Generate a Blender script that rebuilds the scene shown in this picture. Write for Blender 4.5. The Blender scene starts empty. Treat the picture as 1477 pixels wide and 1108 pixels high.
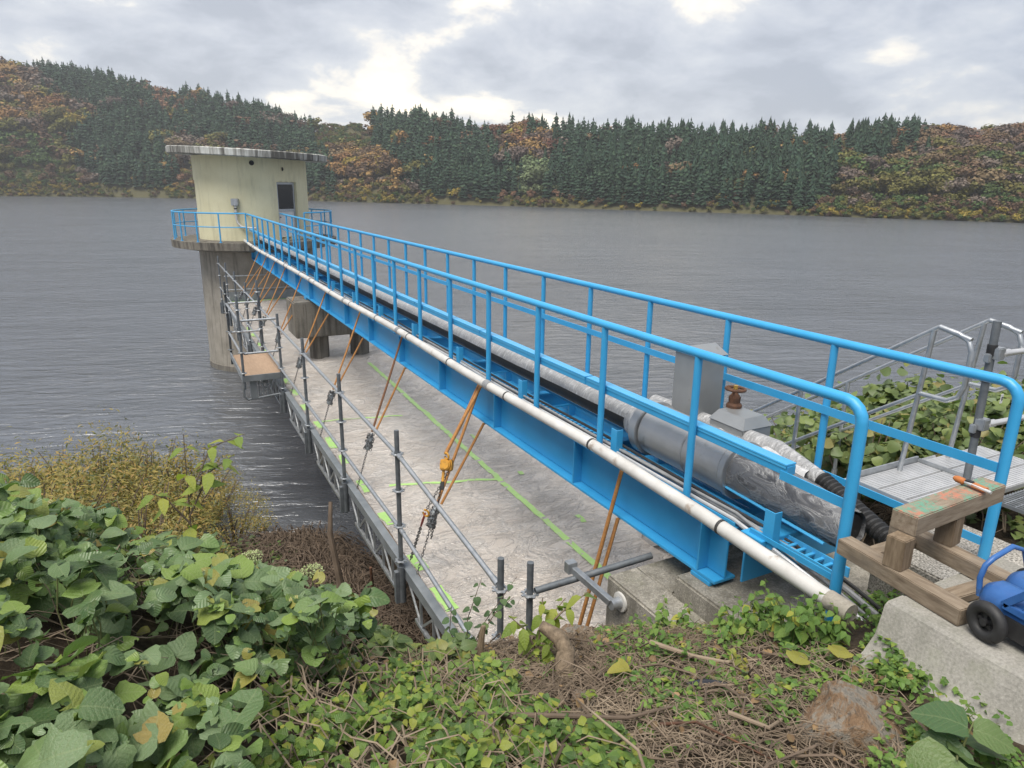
import bpy, bmesh, math, random
import numpy as np
from mathutils import Vector, Matrix, noise as mnoise

R = math.radians
rnd = random.Random(7)
nrs = np.random.RandomState(11)
scene = bpy.context.scene
C = scene.collection

# ------------------------------------------------------------------ camera
F_PX, PITCH, ROLL, YAW, EYE = 991.0, R(16.05), R(0.72), R(27.55), 7.1
fw = Vector((math.sin(YAW) * math.cos(PITCH), math.cos(YAW) * math.cos(PITCH), -math.sin(PITCH)))
rt0 = Vector((math.cos(YAW), -math.sin(YAW), 0))
dn0 = fw.cross(rt0)
rt = rt0 * math.cos(ROLL) - dn0 * math.sin(ROLL)
dn = fw.cross(rt)
cam_data = bpy.data.cameras.new('camera')
cam = bpy.data.objects.new('camera', cam_data)
C.objects.link(cam)
cam.matrix_world = Matrix(((rt.x, -dn.x, -fw.x, 0), (rt.y, -dn.y, -fw.y, 0), (rt.z, -dn.z, -fw.z, EYE), (0, 0, 0, 1)))
cam_data.sensor_width = 36.0
cam_data.lens = F_PX / 1477.0 * 36.0
cam_data.clip_start = 0.05
cam_data.clip_end = 5000
scene.camera = cam

def proj(p):
    q = Vector(p) - Vector((0, 0, EYE))
    z = max(q.dot(fw), 1e-3)
    return 738.5 + F_PX * q.dot(rt) / z, 554 + F_PX * q.dot(dn) / z, z

def ray(u, v):
    return fw + rt * ((u - 738.5) / F_PX) + dn * ((v - 554) / F_PX)

# ------------------------------------------------------------------ light
SUN_AZ, SUN_EL = R(-120), R(66)          # azimuth measured from +Y towards +X
sun_dir = Vector((math.sin(SUN_AZ) * math.cos(SUN_EL), math.cos(SUN_AZ) * math.cos(SUN_EL), math.sin(SUN_EL)))
world = bpy.data.worlds.new('World')
scene.world = world
world.use_nodes = True
scene.view_settings.view_transform = 'Standard'
scene.view_settings.look = 'None'
scene.view_settings.gamma = 1.0
scene.view_settings.use_curve_mapping = False
scene.view_settings.exposure = 0.95

class NT:
    """tiny node-tree helper"""
    def __init__(s, tree):
        s.t = tree; s.n = tree.nodes; s.l = tree.links
    def new(s, typ, ins=None, **kw):
        nd = s.n.new(typ)
        for k, v in kw.items():
            setattr(nd, k, v)
        for k, v in (ins or {}).items():
            if hasattr(v, 'is_output') or isinstance(v, bpy.types.NodeSocket):
                s.l.new(v, nd.inputs[k])
            else:
                nd.inputs[k].default_value = v
        return nd
    def math(s, op, a, b=0.0, c=0.0, clamp=False):
        nd = s.new('ShaderNodeMath', {0: a, 1: b, 2: c}, operation=op)
        nd.use_clamp = clamp
        return nd.outputs[0]
    def vmath(s, op, a, b=(0, 0, 0)):
        nd = s.new('ShaderNodeVectorMath', {0: a, 1: b}, operation=op)
        return nd
    def ramp(s, fac, stops, interp='LINEAR'):
        nd = s.new('ShaderNodeValToRGB', {0: fac})
        cr = nd.color_ramp
        cr.interpolation = interp
        while len(cr.elements) < len(stops):
            cr.elements.new(0.5)
        for e, (p, c) in zip(cr.elements, stops):
            e.position = p
            e.color = tuple(c) + (1,) if len(c) == 3 else c
        return nd.outputs[0]
    def mix(s, fac, a, b, blend='MIX'):
        nd = s.new('ShaderNodeMix', data_type='RGBA', blend_type=blend)
        for k, v in ((0, fac), (6, a), (7, b)):
            if isinstance(v, bpy.types.NodeSocket):
                s.l.new(v, nd.inputs[k])
            else:
                nd.inputs[k].default_value = v if k == 0 else (tuple(v) + (1,) if len(v) == 3 else v)
        return nd.outputs[2]
    def noise(s, vec, scale, detail=4, rough=0.55, dist=0.0, color=False):
        nd = s.new('ShaderNodeTexNoise', {'Scale': scale, 'Detail': detail, 'Roughness': rough, 'Distortion': dist})
        if vec is not None:
            s.l.new(vec, nd.inputs['Vector'])
        return nd.outputs['Color' if color else 0]

w = NT(world.node_tree)
w.n.clear()
sky = w.new('ShaderNodeTexSky', sky_type='NISHITA', sun_disc=False, sun_elevation=SUN_EL, sun_rotation=SUN_AZ,
            air_density=1.0, dust_density=2.0, ozone_density=1.0)
tc = w.new('ShaderNodeTexCoord')
dirv = tc.outputs['Generated']
sp = w.new('ShaderNodeSeparateXYZ', {0: dirv})
zz = w.math('ADD', w.math('MAXIMUM', sp.outputs[2], 0.0), 0.34)
px = w.math('DIVIDE', sp.outputs[0], zz)
py = w.math('DIVIDE', sp.outputs[1], zz)
pv = w.new('ShaderNodeCombineXYZ', {0: px, 1: py, 2: 5.6}).outputs[0]
big = w.noise(pv, 1.35, 4, 0.5, 0.2)
fine = w.noise(pv, 4.0, 10, 0.6, 0.2)
cl = w.math('ADD', w.math('MULTIPLY', big, 0.52), w.math('MULTIPLY', fine, 0.48))
sd = w.vmath('DOT_PRODUCT', dirv, (math.sin(R(19)) * math.cos(R(20)), math.cos(R(19)) * math.cos(R(20)), math.sin(R(20)))).outputs['Value']
glow = w.new('ShaderNodeMapRange', {0: sd, 1: 0.55, 2: 1.0, 3: 0.0, 4: 1.0}, interpolation_type='SMOOTHSTEP').outputs[0]
ccol = w.ramp(cl, [(0.40, (1.95, 2.2, 2.75)), (0.465, (2.65, 2.9, 3.45)), (0.525, (3.35, 3.55, 3.95)), (0.58, (4.1, 4.15, 4.25)), (0.67, (5.8, 5.5, 4.9))])
thin = w.ramp(cl, [(0.525, (0, 0, 0)), (0.64, (1, 1, 1))])
warm = w.mix(w.math('MULTIPLY', thin, glow), (0, 0, 0), (4.2, 3.1, 1.4))
ccol = w.mix(1.0, ccol, warm, 'ADD')
ccol = w.mix(1.0, ccol, w.mix(glow, (0, 0, 0), (0.9, 0.8, 0.6)), 'ADD')
skyc = w.mix(0.9, sky.outputs[0], ccol)
bg = w.new('ShaderNodeBackground', {'Color': skyc, 'Strength': 0.1})
wo = w.new('ShaderNodeOutputWorld', {'Surface': bg.outputs[0]})

sl = bpy.data.lights.new('sun', 'SUN')
sl.energy = 2.5
sl.angle = R(40)
sl.color = (1.0, 0.95, 0.86)
so = bpy.data.objects.new('sun', sl)
C.objects.link(so)
so.location = (0, 0, 60)
so.rotation_euler = (-sun_dir).to_track_quat('-Z', 'Y').to_euler()

# ------------------------------------------------------------------ materials
MATS = {}
def material(name):
    m = bpy.data.materials.new(name)
    m.use_nodes = True
    t = NT(m.node_tree)
    t.n.clear()
    out = t.new('ShaderNodeOutputMaterial')
    b = t.new('ShaderNodeBsdfPrincipled')
    t.l.new(b.outputs[0], out.inputs[0])
    MATS[name] = m
    t.b = b; t.out = out
    return m, t

def setp(t, **kw):
    names = dict(col='Base Color', rough='Roughness', metal='Metallic', normal='Normal', alpha='Alpha', spec='Specular IOR Level', coat='Coat Weight', trans='Transmission Weight', ior='IOR')
    for k, v in kw.items():
        i = t.b.inputs[names[k]]
        if isinstance(v, bpy.types.NodeSocket):
            t.l.new(v, i)
        else:
            i.default_value = tuple(v) + (1,) if k == 'col' and len(v) == 3 else v

def bump(t, h, strength=0.3, dist=0.02, normal=None):
    ins = {'Height': h, 'Strength': strength, 'Distance': dist}
    if normal is not None:
        ins['Normal'] = normal
    return t.new('ShaderNodeBump', ins).outputs[0]

def simple(name, cols, scale=6, rough=(0.5, 0.6), metal=0.0, bmp=0.15, bscale=40, detail=6, bdist=0.01, stretch=(1, 1, 1), spec=0.5, dirt=None, obj_rand=0.0):
    m, t = material(name)
    tcn = t.new('ShaderNodeTexCoord')
    vec = t.new('ShaderNodeMapping', {0: tcn.outputs['Object'], 3: stretch}).outputs[0]
    nz = t.noise(vec, scale, detail, 0.6)
    n = len(cols)
    c = t.ramp(nz, [(0.3 + 0.4 * i / max(n - 1, 1), col) for i, col in enumerate(cols)])
    if dirt:
        dn_ = t.noise(tcn.outputs['Object'], dirt[1], 8, 0.65)
        c = t.mix(t.ramp(dn_, [(dirt[2], (0, 0, 0)), (dirt[2] + dirt[3], (1, 1, 1))]), c, dirt[0])
    if obj_rand:
        oi = t.new('ShaderNodeObjectInfo')
        hs = t.new('ShaderNodeHueSaturation', {'Value': t.math('ADD', t.math('MULTIPLY', oi.outputs['Random'], obj_rand * 2), 1 - obj_rand), 'Color': c})
        c = hs.outputs[0]
    rr = t.new('ShaderNodeMapRange', {0: nz, 1: 0.3, 2: 0.7, 3: rough[0], 4: rough[1]}).outputs[0]
    setp(t, col=c, rough=rr, metal=metal, spec=spec)
    if bmp:
        setp(t, normal=bump(t, t.noise(vec, bscale, 5, 0.6), bmp, bdist))
    return m

simple('blue_paint', [(0.035, 0.30, 0.58), (0.048, 0.345, 0.65)], 3, (0.32, 0.45), bmp=0.06, bscale=25, dirt=((0.10, 0.20, 0.30), 2.5, 0.68, 0.14))
simple('blue_cover', [(0.06, 0.37, 0.68), (0.075, 0.41, 0.73)], 3, (0.3, 0.42), bmp=0.05, bscale=20)
simple('galvanised', [(0.36, 0.38, 0.40), (0.50, 0.52, 0.54)], 14, (0.34, 0.5), 0.75, 0.06, 30)
simple('dark_galvanised', [(0.10, 0.115, 0.13), (0.19, 0.205, 0.22)], 9, (0.45, 0.6), 0.35, 0.1, 30, dirt=((0.16, 0.10, 0.06), 5, 0.66, 0.1))
simple('scaffold_beam', [(0.20, 0.22, 0.235), (0.30, 0.32, 0.335)], 5, (0.4, 0.55), 0.4, 0.08, 30)
simple('aluminium', [(0.60, 0.60, 0.60), (0.72, 0.72, 0.72)], 8, (0.35, 0.5), 0.6, 0.05, 60)
simple('stainless', [(0.36, 0.365, 0.37), (0.48, 0.485, 0.49)], 2.2, (0.34, 0.44), 0.6, 0.05, 18, dirt=((0.20, 0.20, 0.19), 4, 0.6, 0.15))
simple('sheet_metal', [(0.30, 0.31, 0.315), (0.37, 0.38, 0.385)], 3, (0.38, 0.5), 0.55, 0.04, 14, dirt=((0.22, 0.20, 0.17), 6, 0.64, 0.12))
simple('white_pipe', [(0.46, 0.445, 0.42), (0.60, 0.59, 0.57)], 4, (0.4, 0.55), 0, 0.08, 40, dirt=((0.30, 0.24, 0.19), 5, 0.60, 0.12))
simple('black_rubber', [(0.012, 0.012, 0.013), (0.030, 0.030, 0.031)], 12, (0.5, 0.7), 0, 0.15, 60)
simple('black_band', [(0.03, 0.03, 0.03), (0.06, 0.058, 0.055)], 12, (0.5, 0.7), 0, 0)
simple('sling_rope', [(0.26, 0.115, 0.035), (0.42, 0.20, 0.06)], 30, (0.75, 0.9), 0, 0.5, 220, bdist=0.004)
simple('sling_dark', [(0.10, 0.045, 0.022), (0.20, 0.09, 0.04)], 30, (0.75, 0.9), 0, 0.5, 220, bdist=0.004)
simple('hoist_yellow', [(0.42, 0.20, 0.02), (0.60, 0.30, 0.03)], 14, (0.4, 0.6), 0, 0.1, 60, dirt=((0.08, 0.05, 0.03), 20, 0.58, 0.1))
simple('chain_steel', [(0.07, 0.07, 0.075), (0.18, 0.18, 0.18)], 40, (0.4, 0.6), 0.5, 0.1, 90)
simple('red_paint', [(0.22, 0.03, 0.025), (0.35, 0.05, 0.04)], 20, (0.45, 0.6), 0, 0.1, 60)
simple('rust', [(0.055, 0.028, 0.018), (0.14, 0.065, 0.035)], 18, (0.75, 0.9), 0.1, 0.4, 60)
simple('brass', [(0.45, 0.28, 0.06), (0.55, 0.36, 0.09)], 18, (0.35, 0.5), 0.6, 0.1, 60)
simple('timber', [(0.13, 0.095, 0.065), (0.22, 0.17, 0.12), (0.29, 0.235, 0.175)], 5, (0.75, 0.9), 0, 0.45, 26, stretch=(9, 1.2, 9), bdist=0.006, dirt=((0.15, 0.125, 0.10), 3, 0.5, 0.22), obj_rand=0.14)
simple('timber_x', [(0.14, 0.10, 0.065), (0.23, 0.175, 0.12), (0.30, 0.24, 0.175)], 5, (0.75, 0.9), 0, 0.45, 26, stretch=(1.2, 9, 9), bdist=0.006, dirt=((0.15, 0.125, 0.10), 3, 0.5, 0.22))
simple('timber_z', [(0.11, 0.078, 0.048), (0.185, 0.135, 0.088), (0.25, 0.19, 0.13)], 5, (0.75, 0.9), 0, 0.45, 26, stretch=(9, 9, 1.2), bdist=0.006, dirt=((0.13, 0.10, 0.08), 3, 0.52, 0.22), obj_rand=0.14)
simple('plywood', [(0.30, 0.20, 0.13), (0.40, 0.28, 0.19)], 4, (0.7, 0.85), 0, 0.2, 30, stretch=(6, 1, 1), obj_rand=0.1)
simple('compressor_blue', [(0.025, 0.09, 0.28), (0.045, 0.15, 0.40)], 7, (0.3, 0.45), 0, 0.08, 30, dirt=((0.05, 0.06, 0.08), 6, 0.6, 0.12))
simple('tool_orange', [(0.38, 0.12, 0.03), (0.48, 0.17, 0.05)], 15, (0.4, 0.55), 0, 0.05, 40)
simple('green_tape', [(0.33, 0.56, 0.15), (0.42, 0.64, 0.22)], 8, (0.35, 0.5), 0, 0.2, 50, dirt=((0.44, 0.50, 0.32), 7, 0.54, 0.16))
simple('cable_grey', [(0.20, 0.205, 0.21), (0.33, 0.335, 0.34)], 9, (0.4, 0.55), 0.1, 0.04, 40)
simple('white_panel', [(0.62, 0.62, 0.62), (0.72, 0.72, 0.71)], 6, (0.4, 0.5), 0, 0.05, 20)
simple('dark_metal', [(0.02, 0.02, 0.022), (0.05, 0.05, 0.052)], 9, (0.5, 0.6), 0.3, 0.05, 40)
simple('bark', [(0.12, 0.09, 0.06), (0.27, 0.205, 0.14)], 14, (0.85, 0.95), 0, 0.7, 30, stretch=(2, 2, 0.6), bdist=0.02)
simple('far_bark', [(0.06, 0.05, 0.045), (0.12, 0.10, 0.09)], 3, (0.9, 0.95), 0, 0)
simple('dry_stem', [(0.10, 0.075, 0.05), (0.22, 0.168, 0.12), (0.32, 0.255, 0.185)], 3.0, (0.8, 0.95), 0, 0.2, 50)
simple('dark_stem', [(0.07, 0.05, 0.035), (0.17, 0.125, 0.09)], 4, (0.8, 0.95), 0, 0.2, 50)
simple('green_stem', [(0.10, 0.13, 0.04), (0.20, 0.20, 0.08)], 5, (0.6, 0.8), 0, 0)

def concrete(name, c0, c1, dark, streak=0.5, agg=0.3, dark_pos=0.52, moss=None):
    m, t = material(name)
    tcn = t.new('ShaderNodeTexCoord'); v = tcn.outputs['Object']
    n1 = t.noise(v, 1.6, 8, 0.62)
    c = t.ramp(n1, [(0.32, c0), (0.66, c1)])
    spk = t.noise(v, 70, 3, 0.6)
    c = t.mix(t.math('MULTIPLY', t.ramp(spk, [(0.38, (1, 1, 1)), (0.50, (0, 0, 0))]), agg), c, tuple(x * 0.35 for x in c0))
    c = t.mix(t.math('MULTIPLY', t.ramp(spk, [(0.56, (0, 0, 0)), (0.66, (1, 1, 1))]), agg), c, tuple(min(1, x * 1.5) for x in c1))
    vs = t.new('ShaderNodeMapping', {0: v, 3: (5, 5, 0.35)}).outputs[0]
    st = t.noise(vs, 1.5, 8, 0.65)
    c = t.mix(t.math('MULTIPLY', t.ramp(st, [(dark_pos, (0, 0, 0)), (dark_pos + 0.15, (1, 1, 1))]), streak), c, dark)
    if moss:
        mn = t.noise(v, 3.5, 8, 0.7)
        c = t.mix(t.math('MULTIPLY', t.ramp(mn, [(0.5, (0, 0, 0)), (0.68, (1, 1, 1))]), moss[1]), c, moss[0])
    h = t.math('ADD', t.math('MULTIPLY', t.noise(v, 45, 6, 0.7), 0.5), t.math('MULTIPLY', n1, 0.5))
    setp(t, col=c, rough=0.88, spec=0.3, normal=bump(t, h, 0.55, 0.02))
    return m
concrete('pillar_concrete', (0.24, 0.22, 0.185), (0.35, 0.32, 0.275), (0.11, 0.10, 0.085), 0.6, 0.15)
concrete('slab_concrete', (0.11, 0.10, 0.085), (0.24, 0.22, 0.185), (0.05, 0.045, 0.04), 0.75, 0.2, 0.45)
concrete('pier_concrete', (0.15, 0.14, 0.12), (0.23, 0.21, 0.18), (0.07, 0.063, 0.055), 0.75, 0.2, 0.46)
concrete('abutment_concrete', (0.22, 0.205, 0.175), (0.36, 0.335, 0.29), (0.11, 0.10, 0.08), 0.55, 0.4, 0.46, ((0.12, 0.12, 0.08), 0.55))
concrete('kerb_concrete', (0.23, 0.22, 0.195), (0.34, 0.325, 0.295), (0.15, 0.15, 0.12), 0.4, 0.25, 0.5, ((0.21, 0.22, 0.15), 0.45))
concrete('path_concrete', (0.27, 0.25, 0.22), (0.40, 0.375, 0.335), (0.17, 0.155, 0.13), 0.3, 0.9, 0.55)

# streaked white roof rim and weathered cream wall of the tower
m, t = material('roof_rim'); tcn = t.new('ShaderNodeTexCoord')
vs = t.new('ShaderNodeMapping', {0: tcn.outputs['Object'], 3: (4.0, 4.0, 0.22)}).outputs[0]
nz = t.noise(vs, 1.5, 5, 0.65)
side = t.noise(tcn.outputs['Object'], 0.33, 2, 0.5)
fac = t.math('ADD', nz, t.math('MULTIPLY', t.math('SUBTRACT', side, 0.48), 0.9))
c = t.ramp(fac, [(0.40, (0.58, 0.59, 0.57)), (0.52, (0.36, 0.36, 0.335)), (0.68, (0.10, 0.097, 0.088))])
setp(t, col=c, rough=0.9, normal=bump(t, nz, 0.3, 0.02))
m, t = material('cream_wall'); tcn = t.new('ShaderNodeTexCoord'); v = tcn.outputs['Object']
vs = t.new('ShaderNodeMapping', {0: v, 3: (3, 3, 0.4)}).outputs[0]
c = t.ramp(t.noise(v, 1.1, 7, 0.6), [(0.3, (0.60, 0.56, 0.37)), (0.7, (0.68, 0.645, 0.45))])
c = t.mix(t.math('MULTIPLY', t.ramp(t.noise(vs, 1.6, 8, 0.7), [(0.5, (0, 0, 0)), (0.72, (1, 1, 1))]), 0.5), c, (0.36, 0.34, 0.23))
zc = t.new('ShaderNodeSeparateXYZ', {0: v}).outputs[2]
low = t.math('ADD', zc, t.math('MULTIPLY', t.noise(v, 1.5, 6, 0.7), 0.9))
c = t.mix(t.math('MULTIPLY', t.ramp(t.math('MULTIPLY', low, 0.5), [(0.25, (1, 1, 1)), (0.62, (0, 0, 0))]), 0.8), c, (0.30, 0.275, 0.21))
setp(t, col=c, rough=0.85, normal=bump(t, t.noise(v, 30, 6, 0.7), 0.25, 0.01))

# plastic sheeting laid over the plywood floor
m, t = material('floor_sheet'); tcn = t.new('ShaderNodeTexCoord'); v = tcn.outputs['Object']
c = t.ramp(t.noise(v, 0.8, 8, 0.65, 0.6), [(0.3, (0.40, 0.345, 0.295)), (0.5, (0.47, 0.415, 0.365)), (0.7, (0.54, 0.495, 0.45))])
vw = t.new('ShaderNodeMapping', {0: v, 2: (0, 0, 0.35), 3: (1.0, 1.7, 1)}).outputs[0]
def ridge(scale, dist, sharp):
    n_ = t.noise(vw, scale, 5, 0.6, dist)
    return t.math('POWER', t.math('SUBTRACT', 1.0, t.math('ABSOLUTE', t.math('MULTIPLY', t.math('SUBTRACT', n_, 0.5), 7.0)), clamp=True), sharp)
r1, r2, r3 = ridge(0.9, 1.4, 3.0), ridge(2.4, 1.2, 3.0), ridge(6.0, 0.8, 2.0)
cr = t.math('ADD', t.math('MULTIPLY', r1, 0.5), t.math('ADD', t.math('MULTIPLY', r2, 0.3), t.math('MULTIPLY', r3, 0.07)))
c = t.mix(t.math('MULTIPLY', cr, 0.38, clamp=True), c, (0.74, 0.72, 0.70))
c = t.mix(t.math('MULTIPLY', t.ramp(t.noise(v, 2.3, 6, 0.6), [(0.58, (0, 0, 0)), (0.72, (1, 1, 1))]), 0.35), c, (0.32, 0.255, 0.21))
c = t.mix(t.math('MULTIPLY', t.ramp(t.noise(v, 1.3, 5, 0.6), [(0.66, (0, 0, 0)), (0.76, (1, 1, 1))]), 0.4), c, (0.48, 0.32, 0.31))
h = t.math('ADD', cr, t.math('MULTIPLY', t.noise(vw, 9, 6, 0.7, 0.8), 0.10))
nb = bump(t, h, 1.0, 0.045)
setp(t, col=c, rough=0.35, spec=0.6, normal=nb, coat=0.8)
t.b.inputs['Coat Roughness'].default_value = 0.12
t.l.new(nb, t.b.inputs['Coat Normal'])

# crinkled grey plastic film round the water main
m, t = material('plastic_wrap'); tcn = t.new('ShaderNodeTexCoord'); v = tcn.outputs['Object']
vw = t.new('ShaderNodeMapping', {0: v, 3: (1, 3.4, 1)}).outputs[0]
cr = t.noise(vw, 9, 8, 0.7, 1.2)
c = t.ramp(cr, [(0.32, (0.30, 0.30, 0.305)), (0.52, (0.44, 0.44, 0.445)), (0.68, (0.74, 0.74, 0.74))])
setp(t, col=c, rough=0.28, spec=0.6, normal=bump(t, cr, 0.9, 0.04))
m, t = material('clear_wrap'); tcn = t.new('ShaderNodeTexCoord'); v = tcn.outputs['Object']
cn = t.noise(t.new('ShaderNodeMapping', {0: v, 3: (1.6, 0.7, 1.6)}).outputs[0], 5, 6, 0.6, 1.2)
cr = t.math('POWER', t.math('SUBTRACT', 1.0, t.math('ABSOLUTE', t.math('MULTIPLY', t.math('SUBTRACT', cn, 0.5), 8.0)), clamp=True), 3.0)
c = t.mix(t.math('MULTIPLY', cr, 0.28), t.ramp(cn, [(0.35, (0.07, 0.07, 0.075)), (0.65, (0.17, 0.17, 0.175))]), (0.6, 0.6, 0.6))
setp(t, col=c, rough=0.2, spec=0.6, normal=bump(t, cr, 0.4, 0.015))

m, t = material('tower_glass'); setp(t, col=(0.012, 0.013, 0.014), rough=0.08, spec=0.6)

# painted trestle top: worn green and red lettering-like paint blotches
m, t = material('trestle_top'); tcn = t.new('ShaderNodeTexCoord'); v = tcn.outputs['Object']
g = t.new('ShaderNodeMapping', {0: v, 3: (1.2, 9, 9)}).outputs[0]
wood = t.ramp(t.noise(g, 5, 6, 0.6), [(0.3, (0.16, 0.12, 0.08)), (0.5, (0.24, 0.19, 0.14)), (0.7, (0.30, 0.25, 0.19))])
gm = t.noise(v, 9, 5, 0.6); wear = t.noise(v, 45, 5, 0.7)
zz_ = t.new('ShaderNodeSeparateXYZ', {0: v})
top = t.ramp(zz_.outputs[0], [(0.40, (1, 1, 1)), (0.62, (0, 0, 0))])
nrm = t.new('ShaderNodeSeparateXYZ', {0: t.new('ShaderNodeNewGeometry').outputs['True Normal']}).outputs[2]
up = t.math('MULTIPLY', top, t.math('GREATER_THAN', nrm, 0.8))
wood = t.mix(t.math('MULTIPLY', t.math('MULTIPLY', t.ramp(gm, [(0.47, (0, 0, 0)), (0.53, (1, 1, 1))]), t.ramp(wear, [(0.4, (0, 0, 0)), (0.55, (1, 1, 1))])), up), wood, (0.12, 0.28, 0.20))
gm2 = t.noise(t.new('ShaderNodeMapping', {0: v, 1: (3, 1, 0)}).outputs[0], 10, 5, 0.6)
wood = t.mix(t.math('MULTIPLY', t.math('MULTIPLY', t.ramp(gm2, [(0.52, (0, 0, 0)), (0.57, (1, 1, 1))]), t.ramp(wear, [(0.4, (0, 0, 0)), (0.55, (1, 1, 1))])), up), wood, (0.42, 0.17, 0.11))
setp(t, col=wood, rough=0.85, normal=bump(t, t.noise(g, 26, 5, 0.6), 0.4, 0.006))

# water
m, t = material('lake_water'); tcn = t.new('ShaderNodeTexCoord'); v = tcn.outputs['Object']
vr = t.new('ShaderNodeMapping', {0: v, 2: (0, 0, YAW - R(6))}).outputs[0]
va = t.new('ShaderNodeMapping', {0: vr, 3: (0.42, 1.25, 1)}).outputs[0]
n1 = t.noise(va, 0.62, 3, 0.5, 0.7)
n2 = t.noise(va, 1.9, 5, 0.62, 0.5)
n3 = t.noise(v, 0.05, 3, 0.5)
crest = t.math('POWER', t.math('SUBTRACT', 1.0, t.math('ABSOLUTE', t.math('MULTIPLY', t.math('SUBTRACT', n1, 0.5), 4.0)), clamp=True), 2.0)
n0 = t.noise(va, 0.17, 3, 0.55, 0.4)
h = t.math('ADD', t.math('MULTIPLY', n0, 1.9), t.math('ADD', t.math('MULTIPLY', crest, 0.16), t.math('MULTIPLY', n2, 0.70)))
amp = t.new('ShaderNodeMapRange', {0: n3, 1: 0.3, 2: 0.7, 3: 0.55, 4: 1.25}).outputs[0]
h = t.math('MULTIPLY', h, amp)
setp(t, col=(0.078, 0.086, 0.100), rough=0.2, ior=2.4, spec=0.5, normal=bump(t, h, 1.0, 0.21))
t.b.inputs['Specular Tint'].default_value = (0.97, 0.98, 1.0, 1)

# leaves: hue varies per leaf (mesh island) or per object; light passes through
def leaf_mat(name, stops, trans=0.28, rough=0.45, vein=True, objr=True, spec=0.4, vein_amt=0.22):
    m, t = material(name)
    geo = t.new('ShaderNodeNewGeometry')
    f = geo.outputs['Random Per Island']
    if objr:
        oi = t.new('ShaderNodeObjectInfo')
        f = t.math('FRACT', t.math('ADD', f, oi.outputs['Random']))
    c = t.ramp(f, stops)
    tcn = t.new('ShaderNodeTexCoord')
    nz = t.noise(tcn.outputs['Object'], 26, 4, 0.6)
    c = t.mix(t.math('MULTIPLY', t.ramp(nz, [(0.45, (0, 0, 0)), (0.75, (1, 1, 1))]), 0.35), c, (0.13, 0.13, 0.05))
    lc = t.new('ShaderNodeAttribute', attribute_name='leafco')
    ls = t.new('ShaderNodeSeparateXYZ', {0: lc.outputs['Vector']})
    ax_ = t.math('ABSOLUTE', ls.outputs[0])
    mid = t.math('LESS_THAN', ax_, 0.018)
    fr_ = t.math('ABSOLUTE', t.math('SUBTRACT', t.math('FRACT', t.math('MULTIPLY', t.math('SUBTRACT', ls.outputs[1], t.math('MULTIPLY', ax_, 0.7)), 6.5)), 0.5))
    side_v = t.math('GREATER_THAN', fr_, 0.44)
    vein_f = t.math('MULTIPLY', t.math('MAXIMUM', mid, t.math('MULTIPLY', side_v, 0.5)), vein_amt)
    c = t.mix(vein_f, c, (0.28, 0.33, 0.16))
    bk = t.mix(geo.outputs['Backfacing'], c, (0.20, 0.25, 0.15))
    setp(t, col=bk, rough=rough, spec=spec)
    if vein:
        setp(t, normal=bump(t, t.math('ADD', t.noise(tcn.outputs['Object'], 22, 3, 0.6), t.math('MULTIPLY', fr_, -0.5)), 0.5, 0.01))
    tr = t.new('ShaderNodeBsdfTranslucent', {0: t.mix(1.0, c, (1.2, 1.5, 0.6), 'MULTIPLY')})
    ms = t.new('ShaderNodeMixShader', {0: trans, 1: t.b.outputs[0], 2: tr.outputs[0]})
    t.l.new(ms.outputs[0], t.out.inputs[0])
    return m
leaf_mat('kudzu_leaf', [(0.0, (0.045, 0.09, 0.03)), (0.3, (0.105, 0.175, 0.068)), (0.52, (0.16, 0.23, 0.115)), (0.72, (0.14, 0.23, 0.055)), (0.9, (0.20, 0.285, 0.055)), (1.0, (0.27, 0.21, 0.06))], 0.2, 0.36)
leaf_mat('bright_leaf', [(0.0, (0.05, 0.105, 0.025)), (0.35, (0.105, 0.19, 0.035)), (0.75, (0.18, 0.27, 0.045)), (1.0, (0.30, 0.31, 0.05))], 0.3, 0.45)
leaf_mat('weed_leaf', [(0.0, (0.07, 0.15, 0.03)), (0.5, (0.125, 0.23, 0.045)), (0.9, (0.19, 0.29, 0.055)), (1.0, (0.38, 0.36, 0.05))], 0.28, 0.45)
leaf_mat('yellow_leaf', [(0.0, (0.22, 0.25, 0.05)), (0.5, (0.31, 0.30, 0.06)), (1.0, (0.42, 0.36, 0.07))], 0.35, 0.45)
leaf_mat('sapling_leaf', [(0.0, (0.17, 0.25, 0.045)), (0.5, (0.24, 0.31, 0.05)), (1.0, (0.35, 0.36, 0.06))], 0.35, 0.42)
leaf_mat('dark_oval_leaf', [(0.0, (0.055, 0.11, 0.04)), (0.6, (0.08, 0.15, 0.06)), (1.0, (0.12, 0.18, 0.06))], 0.2, 0.35)
leaf_mat('willow_leaf', [(0.0, (0.15, 0.125, 0.025)), (0.4, (0.26, 0.185, 0.03)), (0.8, (0.35, 0.225, 0.035)), (1.0, (0.36, 0.16, 0.04))], 0.25, 0.55, False)
leaf_mat('bank_leaf', [(0.0, (0.05, 0.085, 0.028)), (0.45, (0.10, 0.155, 0.045)), (0.85, (0.17, 0.215, 0.05)), (1.0, (0.27, 0.19, 0.06))], 0.25, 0.5, False)
leaf_mat('dead_leaf', [(0.0, (0.14, 0.085, 0.045)), (0.5, (0.24, 0.15, 0.08)), (1.0, (0.36, 0.23, 0.12))], 0.1, 0.75)
leaf_mat('umbel', [(0.0, (0.30, 0.36, 0.16)), (1.0, (0.46, 0.50, 0.26))], 0.2, 0.6, False)
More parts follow.
